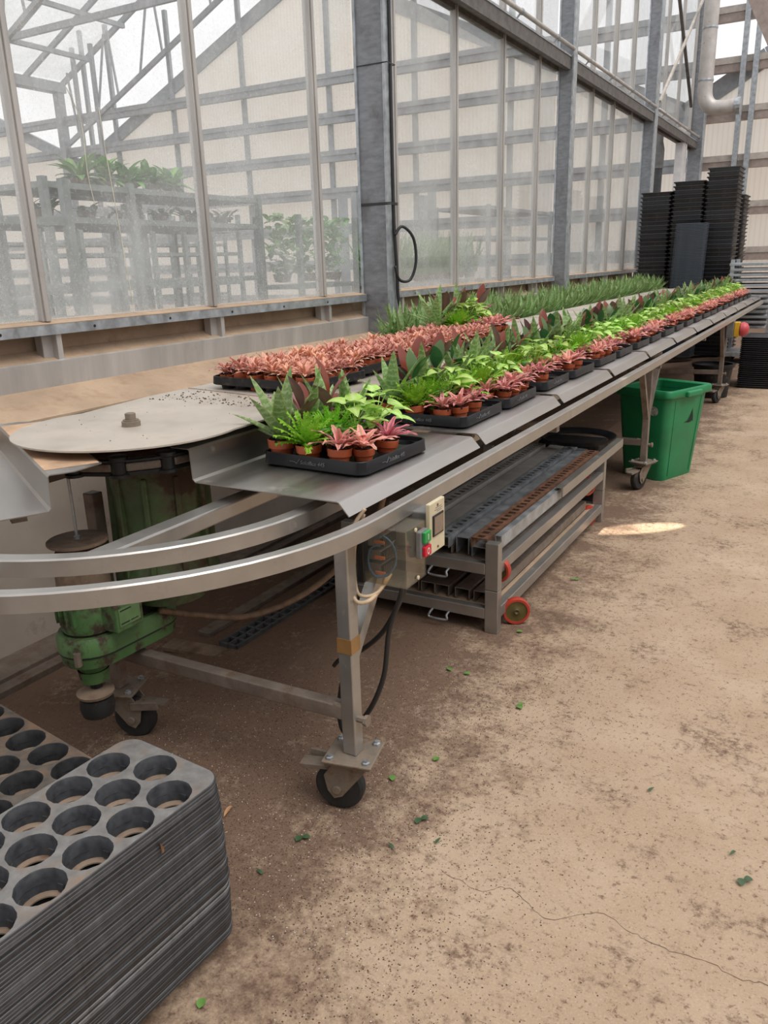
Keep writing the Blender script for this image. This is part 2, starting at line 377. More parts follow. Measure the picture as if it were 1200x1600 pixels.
def empty(name, label, cat, loc=(0, 0, 0), rz=0, group=None):
    o = bpy.data.objects.new(name, None); COL.objects.link(o); o.location = loc; o.rotation_euler.z = rz; o.empty_display_size = .05
    return tag(o, label, cat, group)
def inst(me, name, parent=None, loc=None, rz=0, sc=None):
    o = bpy.data.objects.new(name, me); COL.objects.link(o)
    if parent: o.parent = parent
    if loc: o.location = loc
    if rz: o.rotation_euler.z = rz
    if sc: o.scale = (sc,)*3
    return o
def struct(mb, name, m, **k): return tag(mb.build(name, m, **k), kind='structure')
def rrect(cx, cy, w, h, r, n=5, z=None):
    out = []
    for qx, qy, a0 in ((1, 1, 0), (-1, 1, 90), (-1, -1, 180), (1, -1, 270)):
        for i in range(n+1):
            a = R(a0+90*i/n); x, y = cx+qx*(w/2-r)+r*cos(a), cy+qy*(h/2-r)+r*sin(a)
            out.append((x, y) if z is None else (x, y, z))
    return out
def circ(cx, cy, r, n=20, z=None, a0=0):
    return [((cx+r*cos(a0+2*pi*i/n), cy+r*sin(a0+2*pi*i/n)) if z is None else (cx+r*cos(a0+2*pi*i/n), cy+r*sin(a0+2*pi*i/n), z)) for i in range(n)]
def deck(mb, outer, holes, z, n=20):
    vs = [V(p) for p in outer]; ed = [(i, (i+1) % len(outer)) for i in range(len(outer))]
    for (x, y, r) in holes:
        o = len(vs); vs += [V(p) for p in circ(x, y, r, n)]; ed += [(o+i, o+(i+1) % n) for i in range(n)]
    v2, _, f2_, *_ = delaunay_2d_cdt(vs, ed, [], 0, 1e-5)
    fs = []
    for f in f2_:
        c = sum((v2[k] for k in f), V((0, 0)))/len(f)
        if any((c.x-x)**2+(c.y-y)**2 < (r*.97)**2 for x, y, r in holes): continue
        fs.append(tuple(f))
    mb.add([(p.x, p.y, z) for p in v2], fs)
def smooth_path(pts, k=8):
    pts = [V(p) for p in pts]; out = []
    for i in range(len(pts)-1):
        p0, p1, p2, p3 = pts[max(i-1, 0)], pts[i], pts[i+1], pts[min(i+2, len(pts)-1)]
        for j in range(k):
            t = j/k; out.append(.5*((2*p1)+(p2-p0)*t+(2*p0-5*p1+4*p2-p3)*t*t+(3*p1-p0-3*p2+p3)*t**3))
    return out+[pts[-1]]
ORD = 'first second third fourth fifth sixth seventh eighth ninth tenth eleventh twelfth thirteenth fourteenth fifteenth sixteenth seventeenth eighteenth nineteenth twentieth twenty-first twenty-second twenty-third twenty-fourth'.split()
def ordw(i):
    if i < 24: return ORD[i]
    n = i+1; return '%d%s' % (n, 'th' if 10 <= n % 100 <= 20 else {1: 'st', 2: 'nd', 3: 'rd'}.get(n % 10, 'th'))

# ================================================================== SETTING
mb = MB()
fx = [-34, -12, -3.0, -2.6, -2.2, -1.8, 0, 9]; fz = [0, 0, -.12, -.09, -.05, 0, 0, 0]
for i in range(len(fx)-1):
    mb.add([(fx[i], -3, fz[i]), (fx[i+1], -3, fz[i+1]), (fx[i+1], 26, fz[i+1]), (fx[i], 26, fz[i])], [(0, 1, 2, 3)])
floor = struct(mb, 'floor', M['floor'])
# crack in the concrete
mb = MB(); cp = [(-.754, 1.561), (-.70, 1.55), (-.635, 1.541), (-.60, 1.57), (-.564, 1.584), (-.50, 1.55), (-.446, 1.534), (-.39, 1.58), (-.326, 1.615), (-.27, 1.59), (-.22, 1.583), (-.16, 1.575), (-.099, 1.586), (-.03, 1.57), (.035, 1.581), (.12, 1.57)]
sp_ = smooth_path([(x, y, .0006) for x, y in cp], 5); l1, l2 = [], []
for i, p in enumerate(sp_):
    w = .0005+.0007*random.random(); j = V((random.uniform(-.003, .003), random.uniform(-.004, .004), 0)); l1.append(p+j+V((0, w, 0))); l2.append(p+j-V((0, w, 0)))
mb.rings([l2, l1], close=False); mb.build('floor_crack', M['crack'], floor)

# low wall, ledge, upstand, sill along the glass side
struct(MB().box(-3.15, -3.03, -.5, 14.7, -.2, .93), 'wall_left', M['wallpaint'])
struct(MB().box(-3.03, -2.86, -.5, 12.5, -.2, -.055).box(-2.87, -2.80, -.5, 12.5, -.2, -.075), 'trim_1', M['dustysteel'], bevel=.004)
struct(MB().prism([(-2.905, .950), (-2.905, .96), (-3.2, 1.035), (-3.5, 1.035), (-3.5, .93), (-3.0, .93)], -.5, 14.7), 'trim_2', M['ledge'])
struct(MB().prism([(-3.205, 1.03), (-3.2, 1.15), (-3.215, 1.155), (-3.24, 1.03)], -.5, 14.7), 'trim_3', M['alu'])
struct(MB().prism([(-3.215, 1.03), (-3.215, 1.15), (-3.33, 1.195), (-3.33, 1.30), (-3.36, 1.30), (-3.36, 1.03)], -.5, 14.7), 'trim_4', M['ledge'])
sills = ((-.5, 5.395), (5.53, 9.98), (10.13, 14.5))
for k, (a, b) in enumerate(sills):
    o = struct(MB().prism([(-3.2, 1.272), (-3.2, 1.318), (-3.32, 1.335), (-3.32, 1.325), (-3.21, 1.31), (-3.21, 1.278), (-3.3, 1.272), (-3.3, 1.262)], a, b), 'window_sill', M['galv'])
    mb = MB(); y = a+.15
    while y < b-.1: mb.lathe([(.007, 0), (.007, .002)], 10, (-3.2, y, 1.293), 'X', False, True); y += .52
    mb.build('bolt_hole', M['black'], o, split=True)
    mb = MB(); mb.prism([(-3.2, 1.319), (-3.2, 1.322), (-3.31, 1.339), (-3.31, 1.335)], a, b); mb.build('dirt_line', M['ledge'], o)
bays = [(1.36, 2.53, 3.70, 4.87), (5.98, 7.13, 8.26, 9.32), (10.35, 11.45, 12.55, 13.6)]
for bi, ys in enumerate(bays):
    for y in ys:
        struct(MB().box(-3.29, -3.235, y-.024, y+.024, 1.33, 6.6).box(-3.235, -3.222, y-.012, y+.012, 1.33, 6.6), 'window_mullion', M['alu'], bevel=.004)
        struct(MB().box(-3.30, -3.215, y+.02, y+.05, 1.15, 1.285).box(-3.30, -3.25, y-.035, y+.06, 1.15, 1.285), 'sill_bracket', M['alu'], bevel=.003).location = (0, 0, 0)
wn_ = 0
edges = [(-.2, *bays[0], 5.40), (5.54, *bays[1], 9.98), (10.14, *bays[2], 14.5)]
for e in edges:
    for a, b in zip(e[:-1], e[1:]):
        for z0, z1 in ((1.335, 3.60), (3.73, 6.6)):
            wn_ += 1; struct(MB().box(-3.268, -3.262, a+.003, b-.003, z0, z1), 'window_%d' % wn_, M['glass'])
# columns and the gutter beam over the lower panes
def column(y0, y1, name, x0=-3.24, x1=-3.01):
    o = struct(MB().box(x0, x1, y0, y1, -.1, 7), name, M['galvblue'], bevel=.012)
    MB().box(x0-.008, x0+.012, y0-.012, y1+.012, .9, 7).box(x1-.012, x1+.004, y0-.006, y1+.006, .9, 7).build('flange', M['galv'], o); return o
c1 = column(5.41, 5.52, 'column'); c2 = column(9.99, 10.12, 'column', -3.24, -3.07); c3 = column(14.52, 14.72, 'column', -3.26, -3.08)
for a, b in ((-.5, 5.4), (5.53, 9.98), (10.13, 14.51), (14.73, 18.9)):
    o = struct(MB().prism([(-3.10, 3.60), (-3.10, 3.73), (-3.30, 3.76), (-3.30, 3.60), (-3.24, 3.60), (-3.24, 3.64), (-3.16, 3.64), (-3.16, 3.60)], a, b), 'gutter_beam', M['beam'])
    MB().box(-3.13, -3.09, a, b, 3.725, 3.745).build('beam_lip', M['galv'], o)
    mb = MB(); mb.tube([(-3.07, a, 3.81), (-3.07, b, 3.81)], .022, 10); pp = mb.build('pipe', M['alu'], o, True)
    mb = MB(); y = a+.5
    while y < b: mb.lathe([(.03, -.015), (.03, .015)], 10, (-3.07, y, 3.81), 'Y', True, True).bar((-3.07, y, 3.81), (-3.15, y, 3.73), .02, .01); y += 1.12
    mb.build('pipe_clamp', M['galv'], pp, split=True)
# bay beyond the end column: upper glass, bracing, door jamb, end column
for a, b in ((14.74, 16.0), (16.0, 17.3), (17.3, 18.7)):
    wn_ += 1; struct(MB().box(-3.268, -3.262, a, b-.02, 3.76, 6.6), 'window_%d' % wn_, M['glass']); struct(MB().box(-3.29, -3.235, b-.03, b+.01, 3.74, 6.6), 'window_mullion', M['alu'])
struct(MB().bar((-3.15, 15.9, 5.9), (-3.15, 18.05, 4.3), .05, .05), 'wall_brace', M['beam'])
struct(MB().bar((-3.10, 18.2, 6.2), (-3.10, 14.9, 3.95), .04, .04), 'wall_brace', M['girtlight'])
struct(MB().box(-3.28, -3.14, 17.45, 17.9, 0, 3.6).box(-3.14, -3.12, 17.5, 17.56, 0, 3.6).box(-3.14, -3.12, 17.7, 17.76, 0, 3.6), 'door_1', M['jamb'])
column(18.75, 18.98, 'column', -3.27, -3.0)
# end wall: girts, posts, fluted cladding with two gables
for k in range(-1, 6):
    z = 1.51+.91*k
    for a, b in ((-3.15, 9), (-33, -3.3)):
        o = struct(MB().prism([(19.12, z-.13), (19.12, z+.02), (19.26, z+.02), (19.26, z-.13)], a, b, 'X'), 'wall_girt', M['girt'] if a > -4 else M['rafter'])
        MB().prism([(19.10, z+.02), (19.10, z+.14), (19.27, z+.14), (19.27, z+.02)], a, b, 'X').build('girt_flange', M['girtlight'] if a > -4 else M['rafter'], o)
for x in (-2.39, -2.16): struct(MB().box(x-.05, x+.05, 19.0, 19.1, 0, 8), 'wall_post', M['galv'])
for x in (-5.2, -7.4, -9.9, -12.4, -15.2, -17.8, -20.2, -21.3): struct(MB().box(x-.06, x+.06, 19.28, 19.38, 0, 8.5), 'wall_post', M['rafter'])
gx = [(9, 9.5), (6, 9.3), (-1.99, 5.37), (-3.5, 4.50), (-13, 8.75), (-21.9, 4.85), (-33, 9.6)]
poly = [(x, z) for x, z in gx]
mb = MB()
for (xa, za), (xb, zb) in zip(poly[:-1], poly[1:]):
    mb.add([(xb, 19.42, -.1), (xa, 19.42, -.1), (xa, 19.42, za), (xb, 19.42, zb), (xb, 19.46, -.1), (xa, 19.46, -.1), (xa, 19.46, za), (xb, 19.46, zb)],
           [(0, 1, 2, 3), (5, 4, 7, 6), (3, 2, 6, 7)])
struct(mb, 'wall_back', M['poly'])
mb = MB()
for (xa, za), (xb, zb) in zip(poly[:-1], poly[1:]): mb.bar((xa, 19.40, za-.10), (xb, 19.40, zb-.10), .10, .34)
struct(mb, 'trim_5', M['rafter'])
M['panel'] = mk('added_wall_panel', (.30, .28, .26), .8, 0, (2, .15))  # for unseen walls, added so the light falls mainly from above
struct(MB().box(-3.1, 7.5, -3.6, -3.5, 0, 4.2), 'added_wall_front', M['panel'])
struct(MB().box(7.4, 7.5, -3.5, 19.4, 0, 3.2), 'added_wall_right', M['panel'])
# flue and other pipes in the far corner
fl = empty('flue_pipe', 'white metal flue pipe bending right near the end wall', 'pipe', (-2.83, 17.5, 4.3))
fp = smooth_path([(0, 0, 4), (0, 0, 2), (0, 0, .5), (0, 0, .15), (.04, 0, -.02), (.14, 0, -.13), (.3, 0, -.16), (.42, 0, -.16), (.62, 0, -.155)], 4)
MB().tube(fp, .135, 16).build('pipe_run', M['whitepipe'], fl, 60)
mb = MB()
for z in (.33, 1.2, 2.2): mb.lathe([(.139, z-.02), (.143, z), (.139, z+.02)], 16)
mb.build('pipe_seam', M['galv'], fl, split=True)
MB().lathe([(.15, -.05), (.15, .05)], 16, (.60, 0, -.155), 'X', True, True).build('pipe_collar', M['galv'], fl)
dp = empty('drain_pipe', 'dark plastic drain pipe behind the grey end column', 'pipe', (-3.48, 17, 0))
MB().tube([(0, 0, 0), (0, 0, 3.15)], .075, 14).build('lower_pipe', M['darkpipe'], dp, 60)
MB().tube([(0, 0, 3.12), (0, 0, 3.3), (-.01, 0, 3.45), (-.03, 0, 3.6), (-.02, 0, 4.4)], [.09, .09, .10, .085, .085], 14).build('upper_pipe', M['grey'], dp, 60)
bm_ = struct(MB().bar((-2.2, 16, 6.1), (-1.55, 16, 4.85), .12, .28), 'roof_beam', M['girt'])
# neighbouring greenhouse roof seen through the glass
GXx, GZ = -22.3, 7.0
struct(MB().box(GXx-.25, GXx+.15, 2, 19.3, GZ-.12, GZ+.16), 'roof_gutter', M['rafter'])
def slope(x): return GZ+.15+(x-GXx)*.46
mb = MB()
for y in (19.3, 17.95, 16.6, 15.25, 13.9, 12.55, 11.2, 9.85, 8.5): mb = MB().bar((GXx, y, slope(GXx)), (-11, y, slope(-11)), .09, .14); struct(mb, 'roof_rafter', M['rafter'])
for x in (-20.9, -19.4, -16.6): struct(MB().bar((x, 2, slope(x)-.15), (x, 19.3, slope(x)-.15), .12, .12), 'roof_purlin', M['rafter'])
struct(MB().add([(GXx, 2, slope(GXx)+.1), (GXx, 19.3, slope(GXx)+.1), (-12, 19.3, slope(-12)+.1), (-12, 2, slope(-12)+.1), (GXx, 2, slope(GXx)+.11), (GXx, 19.3, slope(GXx)+.11), (-12, 19.3, slope(-12)+.11), (-12, 2, slope(-12)+.11)], [(3, 2, 1, 0), (4, 5, 6, 7)]), 'roof', M['glass'])
for y in (19.1, 14.6):
    struct(MB().bar((GXx+.2, y, 5.4), (-12, y, 10.0), .10, .12), 'truss_chord', M['rafter'])
    for i in range(9):
        x = GXx+.7+i*.95; za = 5.4+(x-GXx-.2)*.461
        struct(MB().bar((x, y, za), (x+.1+(.5 if i % 2 else -.3), y, slope(x+.1+(.5 if i % 2 else -.3))), .05, .05), 'truss_web', M['rafter'])
    struct(MB().box(GXx-.12, GXx+.12, y-.12, y+.12, 0, GZ), 'column', M['rafter'])
struct(MB().bar((GXx, 16.5, 7.7), (-12, 16.5, 7.7), .10, .16), 'tie_beam', M['rafter'])
struct(MB().bar((-30, 17, 5.6), (GXx, 17, 5.6), .08, .12), 'tie_beam', M['rafter'])
struct(MB().box(-33, -32.9, -3, 19.4, 0, 5.5), 'wall_far_left', M['poly'])
for x in (-21.4, -20.6): struct(MB().box(x-.06, x+.06, 19.0, 19.1, 4.4, 8), 'wall_post', M['rafter'])

# ================================================================== CONVEYOR BENCH
CX, CY = -1.92, 1.72; YE = 12.3
bench = empty('conveyor_bench', 'long wheeled steel conveyor bench with a round end plate, beside the glass wall', 'bench', (CX, CY, 0))
def bl(mb, name, m, parent=bench, **k):           # build in world coordinates, parent to the bench
    o = mb.build(name, m, parent, **k); return o
B = Matrix.Translation((-CX, -CY, 0))
def bb(mb, name, m, parent=bench, **k): return mb.xf(B).build(name, m, parent, **k)
def rail(rout, w, z0, z1, name, m):
    mb = MB(); pts = [(CX+rout, YE)] + [(CX+rout, CY+.5*k) for k in range(20, 0, -1)]
    out, inn = [], []
    path = [(1, YE-CY)] + [(1, 0)]
    for r_, dst in ((rout, out), (rout-w, inn)):
        dst.append((CX+r_, YE))
        for i in range(41): a = -pi*i/40; dst.append((CX+r_*cos(a), CY+r_*sin(a)))
        dst.append((CX-r_, YE))
        for i in range(1, 40): a = pi-pi*i/40; dst.append((CX+r_*cos(a), YE+r_*sin(a)*.30))
    c = .004
    mb.rings([[(x, y, z0) for x, y in out], [(x, y, z1-c) for x, y in out], [(o[0]+(i[0]-o[0])*.1, o[1]+(i[1]-o[1])*.1, z1) for o, i in zip(out, inn)],
              [(i[0]+(o[0]-i[0])*.1, i[1]+(o[1]-i[1])*.1, z1) for o, i in zip(out, inn)], [(x, y, z1-c) for x, y in inn], [(x, y, z0) for x, y in inn], [(x, y, z0) for x, y in out]])
    return bb(mb, name, m, smooth=30)
rail(.92, .034, .868, .912, 'outer_rail', M['frame']); rail(.715, .045, .868, .912, 'inner_rail', M['frame'])
for x in (-1.50, -2.34): bb(MB().box(x-.03, x+.03, 1.20, YE, .858, .903), 'inner_beam', M['frame'] if x > -2 else M['dustysteel'], bevel=.005)
mb = MB()
for y in (3.3, 5.5, 7.4, 9.2, 11.5): mb.box(-2.82, -1.02, y-.02, y+.02, .83, .866)
bb(mb, 'cross_member', M['dustysteel'], split=True)
mb = MB()
for a in (-100, -72): a = R(a); mb.bar((CX+.66*cos(a), CY+.66*sin(a), .862), (CX+.90*cos(a), CY+.90*sin(a), .862), .045, .012)
bb(mb, 'rail_tie', M['frame'], split=True)
mb = MB()
for a in (-104, -97): a = R(a); mb.lathe([(.008, -.01), (.008, .012)], 8, (CX+.70*cos(a), CY+.70*sin(a), .872), 'Z', False, True)
bb(mb, 'tie_bolt', M['galv'], split=True)
# central cover plate with the round end, and its hub
PX0, PX1, PY, PR = -2.30, -1.58, 1.745, .352
ol = [(PX1, YE-.2), (PX0, YE-.2), (PX0, 2.2)]+[(-1.91+PR*cos(R(a)), PY+PR*sin(R(a))) for a in range(164, 375, 6)]+[(PX1, 2.15)]
def platex(y0, y1): return None
mb = MB(); mb.prism(ol, 1.078, 1.083, 'Z'); plate = bb(mb, 'cover_plate', M['plate'], smooth=30)
mb = MB()
for y, dx in ((2.36, .0), (4.4, 0), (6.4, 0), (8.4, 0), (10.4, 0)): mb.bar((PX0+.005, y+.06, 1.0838), (PX1-.005, y-.06, 1.0838), .004, .0012)
bb(mb, 'plate_seam', M['rust'], plate, split=True)
hub = bb(MB().lathe([(.029, 1.083), (.029, 1.098), (.024, 1.099), (.024, 1.103), (.0165, 1.103), (.0165, 1.122), (.012, 1.124)], 20, (-1.91, PY, 0), 'Z', False, True), 'hub_bolt', M['grime'], smooth=40)
mb = MB(); mb.box(PX0+.08, PX1-.08, 2.2, YE-.3, .90, 1.04).box(PX0+.02, PX1-.02, 2.4, YE-.3, 1.04, 1.078); bb(mb, 'chain_guide', M['trunk'])
bb(MB().lathe([(.05, .99), (.19, .99), (.215, 1.005), (.215, 1.022), (.19, 1.03), (.05, 1.03)], 32, (-1.91, PY, 0)), 'chain_wheel', M['rust'], smooth=40)
ch = bb(MB().lathe([(.24, 1.03), (.28, 1.03), (.28, 1.036), (.27, 1.036), (.27, 1.03)], 40, (-1.91, PY, 0)), 'drive_chain', M['black'], smooth=40)
mb, m2 = MB(), MB()
for i in range(12):
    a = 2*pi*i/12+.12; x, y = -1.91+.262*cos(a), PY+.262*sin(a)
    mb.lathe([(.022, .985), (.028, .985), (.028, .993), (.021, .996), (.021, 1.03), (.029, 1.034), (.029, 1.045), (.015, 1.047)], 14, (x, y, 0), 'Z', True, True)
    a2 = a+pi/12; x2, y2 = -1.91+.255*cos(a2), PY+.255*sin(a2); t = V((-sin(a2), cos(a2), 0))*.05
    m2.bar(V((x2, y2, 1.012))-t, V((x2, y2, 1.012))+t, .02, .026); t *= 1.6
    mb.bar(V((x2, y2, .992))-t, V((x2, y2, .992))+t, .012, .010); mb.bar(V((x2, y2, 1.034))-t, V((x2, y2, 1.034))+t, .012, .008)
bb(mb, 'chain_roller', M['black'], ch, smooth=40); bb(m2, 'chain_link', M['grime'], ch, bevel=.006, split=True)
# legs with castors
def castor(parent, x, y, zp, ang, name='castor'):
    c, s_ = cos(ang), sin(ang); mt = Matrix.Translation((x, y, 0)) @ Matrix.Rotation(ang, 4, 'Z') ; zt = zp
    q = MB().box(-.075, .075, -.07, .07, zt-.008, zt).box(-.068, .068, -.062, .062, zt-.018, zt-.009)
    q.lathe([(.045, zt-.032), (.05, zt-.018)], 18, (0, 0, 0), 'Z', True, False)
    f = q.xf(mt).xf(B if parent_bench(parent) else Matrix()).build(name, M['grime'], parent, bevel=.003)
    q = MB()
    for sy in (-1, 1):
        pl = [(-.055, zt-.03), (.055, zt-.03), (-.03, .055), (-.055, .045), (-.075, .07), (-.085, .12)]
        q.prism(pl, sy*.030-.003, sy*.030+.003, 'Y')
    q.lathe([(.014, -.04), (.014, .04)], 12, (-.045, 0, .078), 'Y', True, True)
    q.bar((-.06, 0, zt-.055), (-.165, 0, zt-.062), .045, .014).bar((-.05, .036, zt-.06), (-.15, .036, zt-.05), .012, .03)
    q.xf(mt).xf(B if parent_bench(parent) else Matrix()).build('fork', M['grime'], f, bevel=.002)
    w = MB().lathe([(.02, -.022), (.055, -.022), (.068, -.02), (.075, -.012), (.075, .012), (.068, .02), (.055, .022), (.02, .022)], 28, (-.045, 0, .076), 'Y', True, True)
    w.xf(mt).xf(B if parent_bench(parent) else Matrix()).build('wheel', M['rubber'], f, smooth=40)
    q = MB()
    for dx in (-1, 1):
        for dy in (-1, 1): q.lathe([(.012, zt), (.012, zt+.006), (.007, zt+.008), (.007, zt+.012)], 6, (dx*.055, dy*.05, 0), 'Z', False, True)
    q.xf(mt).xf(B if parent_bench(parent) else Matrix()).build('plate_bolt', M['galv'], f, split=True)
    return f
def parent_bench(p):
    while p is not None:
        if p is bench: return True
        p = p.parent
    return False
XL, XR = -2.05, -1.09
for i, y in enumerate((1.675, 5.50, 9.22)):
    for x, dz in ((XR, 0), (XL, -.03)):
        lg = bb(MB().box(x-.022, x+.022, y-.022, y+.022, .195+dz, .868), 'leg', M['dustysteel'] if i or x < -1.5 else M['frame'], bevel=.004)
        cf = castor(bench, x, y, .195, (R(12) if i == 0 else R(70)) if x > -1.5 else R(200)); cf.location.z = dz
        if x > -1.5:
            mb = MB()
            if i < 2: mb.bar((x, y+.01, .50), (x, y+.30, .865), .035, .035)
            if i > 0: mb.bar((x, y-.01, .50), (x, y-.26, .865), .035, .035)
            if mb.v: bb(mb, 'leg_brace', M['frame'] if i == 0 else M['dustysteel'], split=True)
    bb(MB().bar((XL, y, .305), (XR, y, .325), .04, .045), 'stretcher', M['dustysteel'], bevel=.004)
    bb(MB().lathe([(.011, XR+.02), (.011, XR+.045), (.017, XR+.045), (.017, XR+.055)], 8, (0, y, .31), 'X', False, True).lathe([(.008, XR-.05), (.008, XR-.02)], 8, (0, y-.012, .345), 'X', True, True), 'leg_bolt', M['grime'], split=True)
bb(MB().box(XR-.0235, XR+.0235, 1.675-.0235, 1.675+.0235, .52, .565), 'tape_band', M['tape'])
# emergency stop on the last leg
es = empty('emergency_stop', 'yellow box with a red mushroom button on the far bench leg', 'switch', (XR+.035, 9.19, .78))
MB().box(-.015, .06, -.05, .05, -.09, .09).build('back_box', M['grey'], es, bevel=.008)
MB().box(.06, .115, -.045, .045, -.075, .075).build('yellow_collar', M['yellow'], es, bevel=.008)
MB().lathe([(.03, .115), (.03, .12), (.07, .122), (.075, .15), (.06, .185), (.03, .20), (.0, .203)], 20, (0, 0, 0), 'X').build('mushroom_button', M['mushroom'], es, 50)

# ------------------------------------------------------------------ carrier plates (each one a folded sheet riding on the rails)
# profile x is measured from the step outward; z absolute
CP = [(-.15, 1.052), (-.006, 1.052), (0, 1.046), (.003, .962), (.010, .955), (.500, .955), (.507, .952), (.537, .918)]
def carrier_mesh():
    mb = MB(); n = len(CP); Ln = .875
    def prof(t):     # flange corners are cut off
        return [((x if i else -.15+.08*t), z) for i, (x, z) in enumerate(CP)]
    a0, a1 = prof(1), prof(0); th = .003
    off = []
    for i, (x, z) in enumerate(CP):
        a = V(CP[max(i-1, 0)]); b = V(CP[min(i+1, n-1)]); d = (b-a).normalized(); off.append((d.y*th, -d.x*th))
    loops = []
    for y, p in ((0, a0), (.05, a1), (Ln-.05, a1), (Ln, a0)):
        loops.append([(x, y, z) for x, z in p]+[(x+o[0], y, z+o[1]) for (x, z), o in zip(p, off)][::-1])
    return mb.rings(loops, True, True).mesh('carrier_plate', M['steel'], 25)
CM = carrier_mesh()
FEET = [MB().box(x, x+.04, y, y+.03, .912, .9515).mesh('slide_block', M['grime']) for x in (.05, .40) for y in (.10, .74)]
def carrier(label, group, loc, rz=0, mirror=False):
    o = inst(CM, 'carrier_plate', None, loc, rz); tag(o, label, 'carrier plate', group)
    for f in FEET: inst(f, 'slide_block', o)
    return o
XI = -1.60
for k in range(12):
    y = 1.665+.925*k
    if y+.88 > YE+.5: break
    carrier('folded steel carrier plate under %s, %s along the aisle side' % ('one mixed plant tray' if k in (0, 11) else 'two mixed plant trays', ordw(k)), 'carrier plates on the aisle side', (XI, y, 0))
t = V((-.885, .467, 0)); ang = math.atan2(t.y, t.x)-pi/2
# the plate that is turning round the end: outward is -x of the aisle frame, so turn the sheet by the angle of its edge
o = carrier('empty folded steel carrier plate with dusty orange flange, turning left of the round plate', None, (-1.738, 1.287, 0))
Ed = V((-.885, .467, 0)); Nn = V((-.467, -.885, 0))
o.matrix_world = Matrix(((Nn.x, Ed.x, 0, -1.738), (Nn.y, Ed.y, 0, 1.287), (0, 0, 1, 0), (0, 0, 0, 1)))
MB().box(-.145, -.004, .055, .82, 1.0523, 1.0533).build('dust_film', mk('orange_dust', (.46, .30, .19), .8, 0, (12, .25)), o)
for k in range(11):
    y = 2.25+.925*k
    carrier('folded steel carrier plate on the wall side, %s behind the covered strip' % ordw(k), 'carrier plates on the wall side', (-2.24, y+.875, 0), pi)

# ------------------------------------------------------------------ drive motor below the round plate
mot = empty('drive_motor', 'green electric gear motor hanging below the round end plate', 'motor', (-1.93, 1.80, .9))
A = Matrix.Translation((1.93, -1.80, -.9))
def ma(mb, name, m, parent=mot, **k): return mb.xf(A).build(name, m, parent, **k)
prof = [(.05, .985), (.15, .985), (.155, .95), (.145, .80), (.15, .64), (.17, .60), (.17, .575), (.12, .57), (.12, .50)]
BX = -1.878
gb = ma(MB().lathe(prof, 28, (BX, 1.80, 0), 'Z', True, True), 'gearbox_bell', M['darkgreen'], smooth=40)
mb = MB()
for i in range(10):
    a = 2*pi*i/10+.2; c_, s_ = cos(a), sin(a)
    mb.bar((BX+.150*c_, 1.80+.150*s_, .94), (BX+.155*c_, 1.80+.155*s_, .60), .018, .022, (c_, s_, 0))
ma(mb, 'casting_rib', M['darkgreen'], gb, bevel=.004, split=True)
MX, MY = -1.99, 1.545; HZ = -.034
def mz(mb, name, m, parent=mot, **k): return ma(mb.xf(Matrix.Translation((0, 0, HZ))), name, m, parent, **k)
HX2, HY2 = -1.965, 1.765; d = V((HX2-MX, HY2-MY, 0)); n_ = d.normalized(); pr = V((-n_.y, n_.x, 0))
A = Matrix.Translation((1.93, -1.80, -.9))
def stad(r0, r1, z):
    z = z+HZ
    a0 = math.atan2(n_.y, n_.x); out = []
    for i in range(15): a = a0+pi/2+pi*i/14; out.append((MX+r0*cos(a), MY+r0*sin(a), z))
    for i in range(15): a = a0-pi/2+pi*i/14; out.append((HX2+r1*cos(a), HY2+r1*sin(a), z))
    return out
hs = ma(MB().rings([stad(.07, .062, .375), stad(.098, .085, .39), stad(.104, .090, .428)], True, True).rings([stad(.108, .094, .434), stad(.108, .094, .478), stad(.10, .088, .492)], True, True), 'gear_housing', M['green'], smooth=35)
ma(MB().rings([stad(.106, .092, .427), stad(.106, .092, .435)]), 'housing_gasket', M['rubber'], hs)
mz(MB().lathe([(.012, .41), (.012, .455)], 8, (MX+.045, MY-.10, 0), 'Z', True, True), 'drain_plug', M['grime'], hs)
ma(MB().rings([[(x*1, y, z) for x, y, z in stad(.085, .075, .4935)], [(x, y, z) for x, y, z in stad(.07, .06, .4975)]], False, True), 'soil_layer', M['soil'], hs)
mz(MB().lathe([(.045, .36), (.05, .375), (.062, .39)], 20, (MX+.01, MY-.02, 0), 'Z', True).lathe([(.045, .318), (.05, .36)], 20, (MX+.01, MY-.02, 0), 'Z', True), 'output_cap', M['green'], smooth=40)
mz(MB().lathe([(.02, .29), (.02, .32)], 12, (MX+.01, MY-.02, 0), 'Z', True), 'shaft_stub', M['black'])
ms = mz(MB().lathe([(.05, .492), (.085, .50), (.088, .51), (.088, .62), (.08, .63), (.08, .70)], 28, (MX, MY, 0), 'Z', True, True), 'motor_body', M['green'], smooth=40)
mb = MB()
for i in range(22):
    a = 2*pi*i/22
    if -.9 < (a if a < pi else a-2*pi) < .9: continue
    mb.bar((MX+.088*cos(a), MY+.088*sin(a), .535), (MX+.088*cos(a), MY+.088*sin(a), .62), .006, .022, (cos(a), sin(a), 0))
mz(mb, 'cooling_fin', M['green'], ms, split=True)
mz(MB().box(MX+.07, MX+.15, MY-.02, MY+.09, .505, .60), 'terminal_box', M['green'], ms, bevel=.006)
mb = MB().box(MX+.1505, MX+.152, MY-.01, MY+.075, .525, .585); npl = mz(mb, 'name_plate', mk('green_name_plate', (.13, .24, .10), .6), ms)
mb = MB()
for q in ((-.005, .03, .532, .536), (.035, .065, .532, .536), (-.005, .04, .575, .579)): mb.box(MX+.152, MX+.1525, MY+q[0], MY+q[1], q[2], q[3])
mz(mb, 'plate_marking', M['rubber'], ms, split=True)
ma(MB().lathe([(.078, .59), (.082, .60), (.082, .70), (.07, .725), (.03, .732)], 26, (MX, MY, 0), 'Z', True, True), 'fan_cover', M['brown'], smooth=40)
